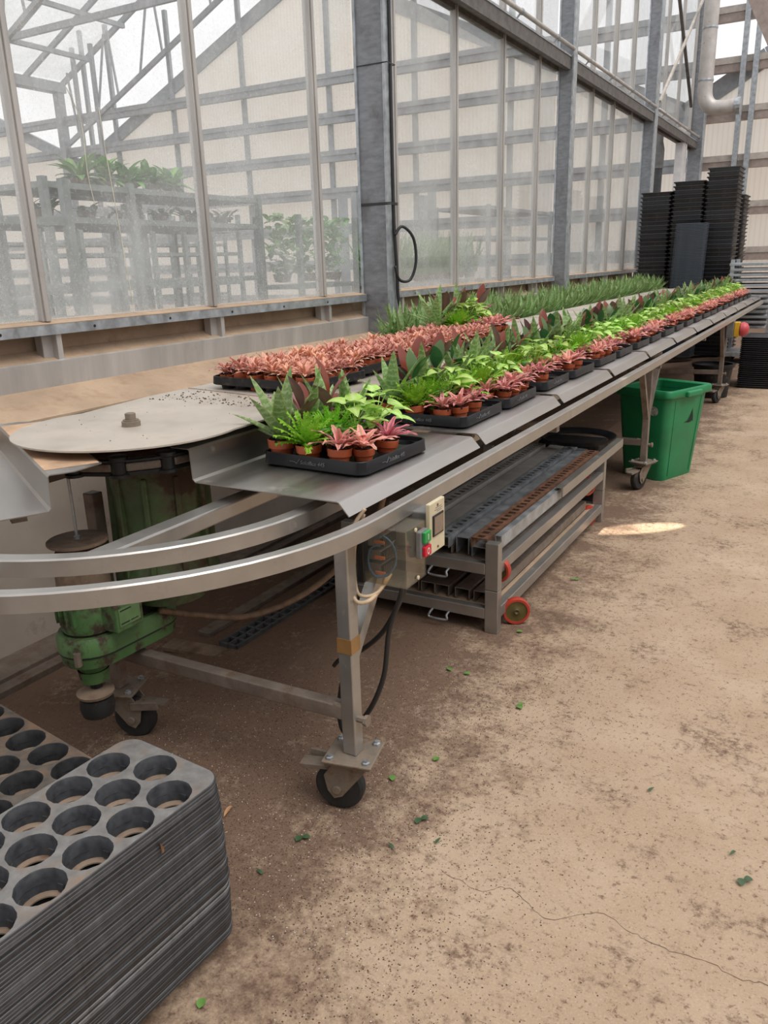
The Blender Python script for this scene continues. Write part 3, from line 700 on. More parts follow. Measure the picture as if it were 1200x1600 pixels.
ma(MB().lathe([(.09, .748), (.092, .75), (.092, .757), (.089, .759)], 32, (MX, MY, 0), 'Z', True, True), 'rain_disc', M['brown'], smooth=30)
ma(MB().tube([(MX, MY, .73), (MX, MY, .96)], .0045, 8).lathe([(.010, .759), (.010, .768)], 6, (MX, MY, 0), 'Z', False, True), 'threaded_rod', M['galv'])
mz(MB().lathe([(.05, .20), (.056, .225), (.052, .262), (.035, .27)], 20, (MX+.015, MY-.03, 0), 'Z', True, True), 'shaft_coupling', M['rubber'], smooth=40)
mz(MB().lathe([(.058, .271), (.06, .28), (.02, .29)], 20, (MX+.015, MY-.03, 0), 'Z', True, True), 'coupling_disc', M['brown'], smooth=30)

# brown hose from the motor, sagging below the rails
hp = [(-1.86, 1.72, .47), (-1.84, 1.86, .40), (-1.72, 2.0, .36), (-1.60, 2.16, .40), (-1.50, 2.30, .50), (-1.40, 2.38, .66), (-1.36, 2.4, .84)]
tag(MB().tube(smooth_path(hp), .011, 8).build('hose', M['hose'], None, True), 'brown hose sagging between the green motor and the bench leg', 'hose')

# ------------------------------------------------------------------ control box on the rail
cb = empty('control_box', 'clear plastic control box with wiring and a red-green switch under the rail', 'control box', (-.985, 1.80, .70))
Q = Matrix.Translation((.985, -1.80, -.70))
def qa(mb, name, m, parent=cb, **k): return mb.xf(Q).build(name, m, parent, **k)
x0, x1, y0, y1, z0, z1 = -1.075, -.940, 1.745, 1.862, .705, .868
qa(MB().box(x0-.02, x0+.004, y0-.004, y1+.004, z0-.004, z1+.004), 'back_plate', M['black'], bevel=.003)
mb = MB()
for q in ((x0, x1, y0, y0+.003, z0, z1), (x0, x1, y1-.003, y1, z0, z1), (x1-.003, x1, y0+.003, y1-.003, z0, z1), (x0, x1-.003, y0+.003, y1-.003, z0, z0+.003), (x0, x1-.003, y0+.003, y1-.003, z1-.003, z1)): mb.box(*q)
hb = qa(mb, 'clear_hood', M['clear'])
mb = MB()
for z in (.725, .765, .805): mb.box(x0+.004, x0+.045, y0+.02, y1-.02, z, z+.03)
mod = qa(mb, 'terminal_block', M['grey'], bevel=.002, split=True)
mb, m2 = MB(), MB()
for k in range(8):
    for z in (.74, .78, .82): mb.box(x0+.045, x0+.055, y0+.02+k*.0095, y0+.026+k*.0095, z-.012, z+.012)
    if k % 3 == 0: m2.box(x0+.03, x0+.06, y0+.012, y0+.018, .728+k*.015, .736+k*.015).box(x0+.046, x0+.054, y0+.02+k*.009, y0+.032+k*.009, .85, .858)
qa(mb, 'terminal_strip', M['black'], mod, split=True); qa(m2, 'orange_terminal', M['orange'], mod, split=True)
mb = MB(); mb.tube(smooth_path([(x0+.03, y0+.01, .83), (x0+.06, y0+.008, .845), (x0+.09, y0+.012, .82), (x0+.095, y0+.015, .77), (x0+.07, y0+.008, .73), (x0+.03, y0+.01, .725)]), .0022, 6)
mb.tube(smooth_path([(x0+.055, y0+.01, .82), (x0+.02, y0+.006, .80), (x0+.015, y0+.006, .75), (x0+.04, y0+.006, .722), (x0+.07, y0+.01, .735)]), .0026, 6); qa(mb, 'blue_wire', M['blue'], split=True)
mb = MB()
for y, z in ((1.80, .858), (1.81, .716)): mb.lathe([(.006, x1), (.006, x1+.003), (.003, x1+.004)], 12, (0, y, z), 'X', False, True)
qa(mb, 'hood_screw', M['cream'], split=True)
sw = qa(MB().box(x1, x1+.016, 1.800, 1.848, .775, .852), 'switch_body', M['grey'], bevel=.003)
qa(MB().box(x1+.016, x1+.026, 1.808, 1.846, .818, .850), 'start_button', M['btngreen'], sw, bevel=.002)
qa(MB().box(x1+.016, x1+.026, 1.808, 1.846, .779, .808), 'stop_button', M['btnred'], sw, bevel=.002)
qa(MB().box(x1+.0261, x1+.0268, 1.8255, 1.8285, .826, .842), 'start_mark', M['white'], sw)
ring = []
mb = MB(); cy_, cz_ = 1.827, .7935
mb.rings([[(x1+.0265, cy_+r*.75*cos(2*pi*i/24), cz_+r*sin(2*pi*i/24)) for i in range(24)] for r in (.0065, .0095)])
qa(mb, 'stop_mark', M['white'], sw)
# cream meter panel beside it
mp = empty('meter_panel', 'cream enamel meter panel with a small window beside the clear box', 'control panel', (-.95, 1.93, .75))
Q = Matrix.Translation((.95, -1.93, -.75))
qa(MB().box(-.952, -.938, 1.885, 1.982, .755, .905), 'panel_body', M['cream'], mp, bevel=.003)
qa(MB().box(-1.06, -.952, 1.90, 1.97, .765, .875), 'panel_housing', M['grey'], mp, bevel=.004)
qa(MB().box(-.938, -.934, 1.900, 1.968, .805, .868), 'window_frame', M['black'], mp, bevel=.006)
qa(MB().box(-.934, -.933, 1.906, 1.962, .811, .862), 'window_pane', M['brown'], mp)
mb = MB()
for z in (.768, .893): mb.lathe([(.004, -.938), (.004, -.936)], 10, (0, 1.934, z), 'X', False, True)
qa(mb, 'panel_screw', M['rust'], mp, split=True)
mb = MB()
for y, w, z in ((1.92, .04, .885), (1.915, .05, .879), (1.93, .03, .874)): mb.box(-.938, -.9375, y, y+w, z, z+.0015)
qa(mb, 'panel_print', M['grey'], mp, split=True)
# cables
tag(MB().tube(smooth_path([(-1.06, 1.74, .92), (-1.085, 1.72, .87), (-1.09, 1.71, .78), (-1.085, 1.69, .71), (-1.06, 1.68, .672), (-1.03, 1.70, .675), (-1.02, 1.76, .70), (-1.03, 1.79, .716)]), .006, 8).tube(smooth_path([(-1.07, 1.75, .90), (-1.095, 1.735, .80), (-1.08, 1.71, .70), (-1.05, 1.70, .682), (-1.02, 1.73, .69), (-1.02, 1.80, .716)]), .005, 8).build('looped_cable', M['beigecable'], None, True), 'beige cable looped beside the clear control box', 'cable')
tag(MB().tube(smooth_path([(-.985, 1.80, .70), (-.99, 1.80, .655), (-1.03, 1.80, .54), (-1.05, 1.80, .40), (-1.085, 1.80, .30), (-1.13, 1.80, .22), (-1.17, 1.80, .155), (-1.207, 1.80, .16), (-1.217, 1.80, .225), (-1.205, 1.80, .31), (-1.187, 1.80, .38)]), .008, 8).build('hanging_cable', M['blackcable'], None, True), 'black cable hanging from the clear control box to the front leg', 'cable')
tag(MB().tube(smooth_path([(-.99, 1.83, .70), (-.995, 1.82, .65), (-1.085, 1.865, .5), (-1.225, 1.957, .36), (-1.40, 2.1, .22), (-1.5, 2.2, .12)]), .008, 8).build('hanging_cable', M['blackcable'], None, True), 'black cable running back from the clear box to the stretchers', 'cable')
cc = empty('column_cable', 'black cable strapped down the near column with a coiled loop', 'cable', (-3.0, 5.5, 1.0))
Q = Matrix.Translation((3.0, -5.5, -1.0))
qa(MB().tube(smooth_path([(-3.0, 5.49, 5), (-2.998, 5.48, 3.2), (-2.998, 5.48, 2.0), (-2.99, 5.48, 1.7), (-2.985, 5.49, 1.45), (-2.985, 5.5, 1.3), (-2.96, 5.52, 1.12), (-2.95, 5.55, .97)]), .013, 8), 'main_run', M['blackcable'], cc, smooth=True)
qa(MB().tube(smooth_path([(-2.985, 5.47, 1.74), (-2.95, 5.52, 1.80), (-2.90, 5.60, 1.72), (-2.89, 5.62, 1.55), (-2.92, 5.58, 1.42), (-2.97, 5.50, 1.42), (-2.985, 5.46, 1.52)]), .011, 8), 'coil', M['blackcable'], cc, smooth=True)
mb = MB()
for z in (1.95, 1.96, 2.87): mb.rings([[(-3.244, 5.404, z), (-2.982, 5.404, z), (-2.982, 5.524, z), (-3.244, 5.524, z)], [(-3.244, 5.404, z+.008), (-2.982, 5.404, z+.008), (-2.982, 5.524, z+.008), (-3.244, 5.524, z+.008)]])
qa(mb, 'cable_tie', M['black'], cc, split=True)

# ------------------------------------------------------------------ two stacked steel trolleys with loose profiles
TX0, TX1, TY0, TY1 = -1.92, -1.14, 2.93, 4.68
def trolley(name, label, zb, zr, zt):
    t = empty(name, label, 'trolley', ((TX0+TX1)/2, (TY0+TY1)/2, zb)); q = Matrix.Translation((-(TX0+TX1)/2, -(TY0+TY1)/2, -zb))
    def tb(mb, name, m, parent=t, **k): return mb.xf(q).build(name, m, parent, **k)
    for x in (TX0, TX1-.06):
        for y in (TY0, TY1-.045): tb(MB().box(x, x+.06, y, y+.045, zb, zt), 'post', M['frame'], bevel=.003)
    for x in (TX0+.004, TX1-.044): tb(MB().box(x, x+.04, TY0+.045, TY1-.045, zr-.05, zr), 'side_rail', M['frame'], bevel=.003)
    for y in (TY0, TY1-.04): tb(MB().box(TX0+.06, TX1-.06, y, y+.04, zr-.05, zr), 'end_rail', M['frame'], bevel=.003)
    tb(MB().box(TX0+.044, TX1-.044, TY0+.04, TY1-.04, zr-.012, zr-.004), 'deck', M['ledge'] if zb < .1 else M['dustysteel'])
    mb = MB()
    for sx in (-1.45,): mb.tube(smooth_path([(sx, TY0, zr-.02-.03), (sx, TY0-.025, zr-.055), (sx, TY0-.03, zr-.075), (sx+.08, TY0-.03, zr-.075), (sx+.08, TY0-.025, zr-.055), (sx+.08, TY0, zr-.05)], 4), .005, 8)
    tb(mb, 'handle', M['galv'])
    lowr = zb < .1; r_ = .062 if lowr else .058
    spots = ((TX1+.03, TY0+.145, 'X'), (TX1-.06, TY1-.13, 'X'), (TX0-.022, TY0+.125, 'X'), (TX0+.06, TY1-.13, 'X')) if lowr else ((TX1-.04, TY0+.10, 'Y'), (TX1-.06, TY1-.19, 'X'), (TX0+.05, TY0+.10, 'Y'), (TX0+.06, TY1-.19, 'X'))
    for x, y, ax in spots:
        cz = zb+(r_ if lowr else r_+.004)
        sw_ = R(-58) if (lowr and y < 4 and x > -1.5) else (R(-25) if y > 4 else 0); rm = Matrix.Translation((x, y, cz)) @ Matrix.Rotation(sw_, 4, 'Z'); x_, y_, z_ = x, y, cz
        w = tb(MB().lathe([(.78*r_, -.017), (.95*r_, -.017), (r_, -.010), (r_, .010), (.95*r_, .017), (.78*r_, .017), (.78*r_, -.017)], 32, (0, 0, 0), ax).xf(rm), 'wheel', M['red'], smooth=40)
        tb(MB().lathe([(.0, .012), (.010, .019), (.014, .016), (.03, .012), (.78*r_, .013), (.78*r_, -.013), (.03, -.012), (.0, -.013)], 28, (0, 0, 0), ax).xf(rm), 'wheel_hub', M['olive'], w, smooth=40)
        sd = -1 if x > -1.5 else 1
        if ax == 'X': tb(MB().bar((x+sd*.021, y, cz), (x+sd*.021, y, zr-.05), .006, .05), 'wheel_fork', M['grime'], w)
        else: tb(MB().bar((x, y+.021, cz), (x, y+.021, zr-.05), .006, .05), 'wheel_fork', M['grime'], w)
    return t
trolley('steel_trolley', 'lower steel trolley with red wheels standing on the floor under the bench', 0, .112, .198)
trolley('steel_trolley', 'upper steel trolley stacked on the lower one, loaded with perforated profiles', .20, .318, .412)
PRN = [0]
def profile(x, y0, y1, z, w, h, m, label, holes=True, rot=0, kind='U', tilt=0, dy=0):
    # U channel open below (or above) with a punched web
    t = .003; L_ = y1-y0; mb = MB()
    if holes:
        n = int(L_/.052); hs_ = []
        mb.box(-w/2, -w/2+w*.27, 0, L_, h-t, h).box(w/2-w*.27, w/2, 0, L_, h-t, h)
        y = 0
        for k in range(n+1):
            yy = k*L_/n; mb.box(-w*.23, w*.23, max(0, yy-.012), min(L_, yy+.012), h-t, h)
    else: mb.box(-w/2, w/2, 0, L_, h-t, h)
    mb.box(-w/2, -w/2+t, 0, L_, 0, h-t).box(w/2-t, w/2, 0, L_, 0, h-t)
    if kind == 'C': mb.box(-w/2, -w/2+.012, 0, L_, 0, t).box(w/2-.012, w/2, 0, L_, 0, t)
    o = mb.build('steel_profile', m); o.location = (x, y0, z); o.rotation_euler = (tilt, rot, dy)
    tag(o, label, 'steel profile', 'loose steel profiles on the trolleys'); return o
zr = .3185
P_ = [(-1.165, 2.99, 4.62, zr+.058, .030, .055, 'galv', 'smooth galvanised channel nearest the aisle, on top of the upper trolley', False),
      (-1.245, 2.97, 4.75, zr+.052, .075, .045, 'rust', 'rusty red-brown punched profile on the upper trolley', True),
      (-1.245, 2.99, 4.65, zr, .085, .048, 'galv', 'grey channel lying under the rusty punched profile', False),
      (-1.335, 3.0, 4.85, zr+.003, .06, .075, 'galv', 'blue-grey channel between the rusty profile and the bright punched one', False),
      (-1.415, 2.96, 4.95, zr+.035, .065, .05, 'galv', 'bright punched profile in the middle of the upper trolley', True),
      (-1.42, 2.99, 4.7, zr, .075, .032, 'dustysteel', 'dusty channel lying under the bright punched profile', False),
      (-1.515, 2.95, 5.05, zr, .09, .075, 'alu', 'wide pale channel left of the bright punched profile', False),
      (-1.62, 2.97, 4.85, zr+.02, .085, .07, 'alu', 'dusty punched profile left of the wide pale channel', True),
      (-1.715, 2.99, 4.7, zr, .08, .10, 'trunk', 'dark punched profile deep under the bench', True),
      (-1.81, 2.99, 4.6, zr, .08, .085, 'trunk', 'darkest punched profile at the inner edge of the upper trolley', True)]
for x, a, b, z, w, h, m, lb, hl in P_: profile(x, a, b, z, w, h, M[m], lb, hl)
o = tag(MB().box(-.004, .004, 0, 1.25, 0, .05).box(-.035, -.004, 0, 1.25, .046, .05).build('steel_angle', M['frame']), 'long bright steel angle sticking out past the far trolley post', 'steel profile'); o.location = (-1.126, 3.75, .40)
for k, x in enumerate((-1.24, -1.33, -1.43, -1.50, -1.58)):
    profile(x, 2.985, 4.5, .1125+(0 if k % 2 else .0), .07, .05, M['dustysteel'], 'brown dusty channel on the lower trolley, %s from the near post' % ordw(k), False, kind='C')
# flat round pan behind the profiles
pan = tag(MB().lathe([(.20, 0), (.24, .03), (.25, .03), (.21, -.004)], 28).build('black_pan', M['tray'], None, 40), 'shallow black plastic pan lying behind the loose profiles', 'pan'); pan.location = (-1.42, 5.0, .42)
mb = MB().box(-1.65, -1.25, 4.9, 5.15, .0, .416); tag(mb.build('upturned_crate', M['traydirty'], None, bevel=.02), 'dark crate under the bench beneath the black pan', 'crate')

# ------------------------------------------------------------------ bins and bucket
def bin_():
    t = empty('waste_bin', 'tall green plastic bin with a torn hole, behind the middle bench leg', 'bin', (-1.08, 5.96, 0), R(-22)); 
    def lp(w, d, z, r=.05): return [(x, y, z) for x, y in rrect(0, 0, w, d, r, 5)]
    mb = MB().rings([lp(.33, .40, .0), lp(.335, .405, .01), lp(.42, .50, .60)], True)
    body = mb.build('body', M['bin'], t, 40)
    MB().rings([lp(.41, .49, .60), lp(.325, .395, .02)], False, True).build('inside', M['bin'], body, 40)
    MB().rings([lp(.42, .50, .595), lp(.46, .54, .60), lp(.475, .555, .61), lp(.475, .555, .645), lp(.465, .545, .655), lp(.43, .51, .655), lp(.41, .49, .645), lp(.405, .485, .60)]).build('rim', M['bin'], t, 40)
    MB().box(.225, .262, -.09, .09, .60, .64).build('handle', M['bin'], t, bevel=.01)
    k = .095/.60
    def face(mb_, y, z, du=0): return None
    # right face leans outward: x = .165+.045*z/.6
    def fx_(z): return .1675+.0425*(z/.6)+.0015
    tear = [(-.05, .405), (-.02, .412), (.0, .42), (.02, .45), (.045, .50), (.048, .475), (.06, .44), (.065, .40), (.05, .41), (.035, .40), (.0, .40), (-.015, .405)]
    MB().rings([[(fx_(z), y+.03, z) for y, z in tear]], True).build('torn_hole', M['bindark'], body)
    mb = MB()
    for s_ in (-.13, .14): mb.bar((fx_(.05)-.001, s_, .03), (fx_(.58)-.001, s_*1.2, .58), .006, .003, (1, 0, 0))
    mb.build('seam', M['bin'], body, split=True)
    # sticker on the near face: y = -(.20+.05*z/.6)
    fy_ = lambda z: -(.2+.05*z/.6)-.0015
    MB().rings([[(.095+.036*cos(a), fy_(.505+.034*sin(a)), .505+.034*sin(a)) for a in [2*pi*i/20 for i in range(20)]]], True).build('sticker', M['sticker'], body)
    return t
bin_()
bk = empty('bucket', 'round black bucket beside the far bench leg', 'bucket', (-1.22, 9.62, 0))
MB().lathe([(.0, .01), (.17, .01), (.20, .33), (.215, .36), (.225, .36), (.225, .335), (.205, .325), (.172, 0)], 26, (0, 0, 0), 'Z').build('body', M['traydirty'], bk, 40)
MB().lathe([(.20, .35), (.228, .352), (.228, .368), (.20, .366)], 26).build('rim', M['traydirty'], bk, 40)

# ------------------------------------------------------------------ bits on the floor under the bench
o = MB()
for y in [i*.06 for i in range(24)]: o.box(-.05, .05, y, y+.012, 0, .02)
o.box(-.05, -.042, 0, 1.44, 0, .022).box(.042, .05, 0, 1.44, 0, .022).box(-.004, .004, 0, 1.44, 0, .022)
gr = tag(o.build('floor_grating', M['trunk']), 'narrow dark grating strip lying on the floor under the bench', 'grating'); gr.location = (-2.18, 2.38, -.048); gr.rotation_euler.z = R(-1)
b1 = tag(MB().box(0, .30, 0, .09, 0, .02).build('board', M['wood'], None, bevel=.003), 'dirty wooden board lying across the end of the floor grating', 'board'); b1.location = (-2.46, 2.26, -.068); b1.rotation_euler.z = R(8)
b2 = tag(MB().box(0, .07, 0, 1.1, 0, .03).build('steel_strip', M['dustysteel'], None, bevel=.003), 'grey steel strip on the floor beside the grating', 'steel profile'); b2.location = (-2.42, 2.45, -.075)

# ================================================================== TRAYS
def letter_mesh(text, size, name):
    cu = bpy.data.curves.new(name, 'FONT'); cu.body = text; cu.size = size; cu.extrude = .0006; cu.shear = .25
    o = bpy.data.objects.new(name, cu); COL.objects.link(o); dg = bpy.context.evaluated_depsgraph_get(); dg.update()
    me = bpy.data.meshes.new_from_object(o.evaluated_get(dg)); bpy.data.objects.remove(o); me.materials.clear(); me.materials.append(M['edge4']); return me
TW, TD = .385, .392       # mixed tray
HX = [[.052+.107*c+(r % 2)*.053 for c in range(3)] for r in range(6)]
HY = [.043+.0615*r for r in range(6)]
def mixed_tray_mesh():
    mb = MB(); w, d = TW, TD; c = (w/2, d/2)
    lp = lambda iw, z, r=.035: [(x, y, z) for x, y in rrect(c[0], c[1], w-2*iw, d-2*iw, r, 6)]
    mb.rings([lp(.012, .0), lp(.008, .004), lp(.004, .006), lp(.0, .008), lp(.002, .044), lp(.0035, .046), lp(.006, .044), lp(.008, .028)])
    holes = [(x, y, .030) for r in range(6) for x, y in [(q, HY[r]) for q in HX[r]]]
    deck(mb, rrect(c[0], c[1], w-.016, d-.016, .03, 6), holes, .030, 16)
    for x, y, r in holes: mb.rings([circ(x, y, .030, 16, .030), circ(x, y, .0275, 16, .004), circ(x, y, .02, 16, .003)])
    return mb.mesh('plant_tray', M['tray'], 40)
TMesh = mixed_tray_mesh()
sw_mb = MB().tube(smooth_path([(.0, .006, .0), (.012, .0055, 0), (.022, .004, 0), (.027, .001, 0), (.04, .016, 0)], 4), .0009, 5); SWOOSH = sw_mb.mesh('swoosh', M['edge4'])
TXT = letter_mesh('Soloffice 445', .0175, 'lettering')
def mixed_tray(label, loc, rz=0, text=False):
    o = inst(TMesh, 'plant_tray', None, loc, rz); tag(o, label, 'plant tray', 'trays of mixed pot plants')
    if text:
        for (px, py, r_) in ((.115, -.0004, 0), (TW+.0004, .10, pi/2)):
            a = inst(TXT, 'embossed_lettering', o, (px+.04*cos(r_), py+.04*sin(r_), .020)); a.rotation_euler = (pi/2, 0, r_)
            b = inst(SWOOSH, 'embossed_swoosh', o, (px, py, .020)); b.rotation_euler = (pi/2, 0, r_)
    return o

# ------------------------------------------------------------------ pot plants: one of each kind is built, then copied
POT = MB().lathe([(.0, 0), (.021, 0), (.026, .034), (.0305, .036), (.032, .054), (.030, .055), (.0285, .046)], 18)
POT.lathe([(.0275, .0345), (.0285, .035)], 18)
SOILD = MB().lathe([(.0295, .048), (.02, .0515), (.0, .053)], 14)
def soil_mb(rs):
    s = MB(); s.v = list(SOILD.v); s.f = list(SOILD.f)
    for k in range(26):
        a, r = rs.uniform(0, 6.28), .012+.019*rs.random()**.5; q = .0022+.003*rs.random(); x, y, z = r*cos(a), r*sin(a), .051+rs.uniform(0, .006)
        s.add([(x-q, y, z), (x+q, y, z), (x, y-q, z), (x, y+q, z), (x, y, z-q), (x, y, z+q)], [(0, 2, 5), (2, 1, 5), (1, 3, 5), (3, 0, 5), (2, 0, 4), (1, 2, 4), (3, 1, 4), (0, 3, 4)])
    return s
pr_blade = lambda t: (.75+.25*min(1, t*4))*max(0, 1-max(0, t-.35)/.65)**.7 if t < 1 else 0
pr_oval = lambda t: max(.02, sin(pi*min(1, max(0, t*.98+.02)))**.75)
pr_strap = lambda t: (.55+.45*min(1, t*3))*(1-t**3)**.8 if t < 1 else .02
pr_arrow = lambda t: (.12 if t < .05 else 1-(t-.05)**1.5*.98) if t < 1 else .02
BZ = .05
def f_snake(rs, spike=False):
    m = MB(); n = 11 if not spike else 12
    for i in range(n):
        q = i/n; az = i*2.4+rs.uniform(-.25, .25); ln = (.085+.055*q)*rs.uniform(.9, 1.15)*(1.05 if spike else 1.1); w = (.040 if not spike else .022)*rs.uniform(.85, 1.1)
        e0 = .30+1.05*q; e1 = e0-.25+.3*q; m.leaf((.006*cos(az), .006*sin(az), BZ+.012*q), az, ln, w, e0, e1, pr_blade, 7, .42)
    return m
def f_rubber(rs):
    m = MB(); m.tube([(0, 0, BZ), (.004, 0, BZ+.05), (.0, .003, BZ+.095)], .003, 6)
    for i, (h, e, l) in enumerate(((.03, .35, .085), (.05, .55, .10), (.065, .8, .11), (.08, .95, .115), (.095, 1.25, .105))):
        az = i*2.4+rs.uniform(-.4, .4); m.leaf((.002*cos(az), .002*sin(az), BZ+h), az, l*rs.uniform(.85, 1.1), .048*rs.uniform(.8, 1.1), e+.2, e-.25, pr_oval, 8, .22)
    return m
def f_fern(rs):
    m = MB()
    for i in range(38):
        az = i*2.4+rs.uniform(-.3, .3); q = i/38; e = .35+1.15*q; ln = (.058+.03*rs.random())*(1.0 if q < .7 else 1.0)
        p = V((.008*cos(az), .008*sin(az), BZ)); N = 10; dirh = V((cos(az), sin(az), 0)); side = V((-sin(az), cos(az), 0))
        for k in range(N):
            t_ = k/N; ee = e-.65*t_*(1.1-q); d_ = dirh*cos(ee)+V((0, 0, sin(ee))); nn = V((0, 0, cos(ee)))-dirh*sin(ee); p = p+d_*(ln/N)
            L_ = .019*(1-t_*.72)*rs.uniform(.8, 1.15)*(min(1, .4+t_*3)); w = ln/N*.62
            for sg in (-1, 1):
                tip = p+side*sg*L_+d_*L_*.35+nn*rs.uniform(-.004, .004); mid = p+side*sg*L_*.55+d_*L_*.15+nn*.003
                m.add([p-d_*w*.4, mid-d_*w, tip, mid+d_*w, p+d_*w*.4], [(0, 1, 2, 3, 4)] if sg > 0 else [(4, 3, 2, 1, 0)], [(.2, t_), (.4, t_), (1, t_), (.6, t_), (.3, t_)])
    return m
def stalked(rs, n, hmin, hmax, ll, lw, pr, fold, droop, spread=.8):
    m = MB()
    for i in range(n):
        az = i*2.4+rs.uniform(-.5, .5); h = hmin+(hmax-hmin)*(i/n)*rs.uniform(.85, 1.1); r_ = spread*(.05-.03*i/n)*rs.uniform(.7, 1.3)
        tip = V((r_*cos(az), r_*sin(az), BZ+h)); m.tube([(0, 0, BZ), (tip.x*.4, tip.y*.4, BZ+h*.65), tip], .0013, 5, False)
        e = rs.uniform(.0, .7); m.leaf(tip-V((cos(az), sin(az), 0))*ll*.12, az+rs.uniform(-.5, .5), ll*rs.uniform(.8, 1.15), lw*rs.uniform(.85, 1.1), e, e-droop, pr, 7, fold, 0, rs.uniform(-.35, .35))
    return m
def f_syn(rs): return stalked(rs, 18, .02, .095, .055, .044, pr_arrow, .14, 1.1, 1.15)
def f_pep(rs): return stalked(rs, 14, .010, .07, .044, .038, pr_oval, .08, .5, .95)
def f_crypt(rs, n=15, s=1.12, big=1.0):
    m = MB()
    for i in range(n):
        q = i/n; az = i*2.4+rs.uniform(-.25, .25); e = .18+.95*q*q; ln = (.090-.036*q)*s*rs.uniform(.85, 1.15)
        m.leaf((.004*cos(az), .004*sin(az), BZ+.004+.008*q), az, ln, .0175*s*rs.uniform(.85, 1.15), e+.35, e-.55, pr_strap, 9, .28, .020, 0, rs.uniform(0, 6))
    return m
def f_salmon(rs):
    m = f_crypt(rs, 17, .92)
    for i in range(9):
        az = rs.uniform(0, 6.28); m.leaf((.008*cos(az), .008*sin(az), BZ+.012), az, .05*rs.uniform(.7, 1.2), .016, 1.3, .6, pr_strap, 7, .3, .03, 0, rs.uniform(0, 6))
    return m
KINDS = dict(S=('snake_plant', f_snake, 'snake', 'mottled green succulent with pointed leaves'), R=('rubber_plant', f_rubber, 'rubber', 'burgundy broad-leaved plant'), G=('rubber_plant', f_rubber, 'rubbergreen', 'dark green broad-leaved plant'),
             F=('fern', f_fern, 'fern', 'bright green feathery fern'), Y=('arrowhead_plant', f_syn, 'syn', 'pale lime arrow-leaved plant'), P=('peperomia', f_pep, 'pep', 'round-leaved green plant'),
             C=('pink_cryptanthus', f_crypt, 'pink', 'pink star-shaped plant'), D=('crimson_cryptanthus', f_crypt, 'dpink', 'dark crimson star-shaped plant'),
             N=('salmon_cryptanthus', f_salmon, 'salmon', 'salmon pink plant'), K=('spiky_plant', lambda r: f_snake(r, True), 'spike', 'green spiky plant'))
PROTO = {}
POTM = POT.mesh('pot', M['terra'], 40)
for key, (nm, fn, mt, ds) in KINDS.items():
    PROTO[key] = []
    for vr in range(4):
        rs = random.Random(hash(key) % 1 + ord(key)*31+vr*7); fo = fn(rs); so = soil_mb(rs)
        fm = fo.mesh('foliage', L[mt], True); sm = so.mesh('soil', M['soil'])
        one = MB()
        for k, src in enumerate((POT, so, fo)):
            one.cm = k; off = len(one.f); one.add(src.v, src.f)
            for fi, u in src.uv.items(): one.uv[off+fi] = u
        om = one.mesh('potted_plant', [M['terra'], M['soil'], L[mt]], True)
        PROTO[key].append((fm, sm, om))
def plant(key, loc, label, group, parts=True, sc=1.0, tilt=.0):
    nm, fn, mt, ds = KINDS[key]; fm, sm, om = PROTO[key][random.randrange(4)]; rz = random.uniform(0, 6.28)
    if parts:
        t = empty(nm, label, 'potted plant', loc, rz, group)
        inst(POTM, 'pot', t); inst(sm, 'soil', t); inst(fm, 'foliage', t)
    else: t = tag(inst(om, nm, None, loc, rz), label, 'potted plant', group)
    t.scale = (sc, sc, sc); t.rotation_euler = (random.uniform(-tilt, tilt), random.uniform(-tilt, tilt), rz); return t
ROWS = ['front row', 'second row', 'third row', 'fourth row', 'fifth row', 'back row']
def fill_tray(loc, rz, rows, where, parts, group, sc=1.0):
    c, s_ = cos(rz), sin(rz)
    for r, row in enumerate(rows):
        for ci, k in enumerate(row):
            if k == '-': continue
            x, y = HX[r][ci]+random.uniform(-.003, .003), HY[r]+random.uniform(-.003, .003)
            s2 = sc*(1.38 if k == 'S' else 1.28 if k == 'F' else 1.28 if k == 'Y' else 1.12 if k in 'CD' else 1.15 if k in 'RG' else 1.0)*random.uniform(.93, 1.08)
            psc = 1.0
            plant(k, (loc[0]+x*c-y*s_, loc[1]+x*s_+y*c, loc[2]+.0045), '%s in pot, %s of the %s' % (KINDS[k][3], ROWS[r], where), group, parts, s2, .06)
ZT = .9555
lay = [['SFC', 'RPC', 'SF-', 'RYD', 'SP-', 'SY-'], ['SFC', 'RPC', 'SFD', 'GY-', 'SPC', 'RY-'], ['SFC', 'GPC', 'RF-', 'SYC', 'RPD', 'GF-'], ['RPC', 'SFC', 'GYD', 'SPC', 'RF-', 'SYC']]
trs = [(-1.535, 1.905, R(-2.5))]
for k in range(1, 12):
    y = 1.665+.925*k
    trs.append((-1.545, y+.03+.012*random.random(), R(random.uniform(-1.5, 1.0))))
    if k < 11: trs.append((-1.54, y+.455+.01*random.random(), R(random.uniform(-1, 1.5))))
for i, (x, y, rz) in enumerate(trs):
    w = '%s aisle tray' % ordw(i) if i else 'nearest single aisle tray'
    mixed_tray('black tray of mixed pot plants, %s along the aisle side' % (ordw(i) if i else 'nearest and alone on its plate,'), (x, y, ZT), rz, i < 4)
    fill_tray((x, y, ZT), rz, lay[0] if i == 0 else lay[1+i % 3], w, y < 5.2, 'pot plants in the aisle-side trays')
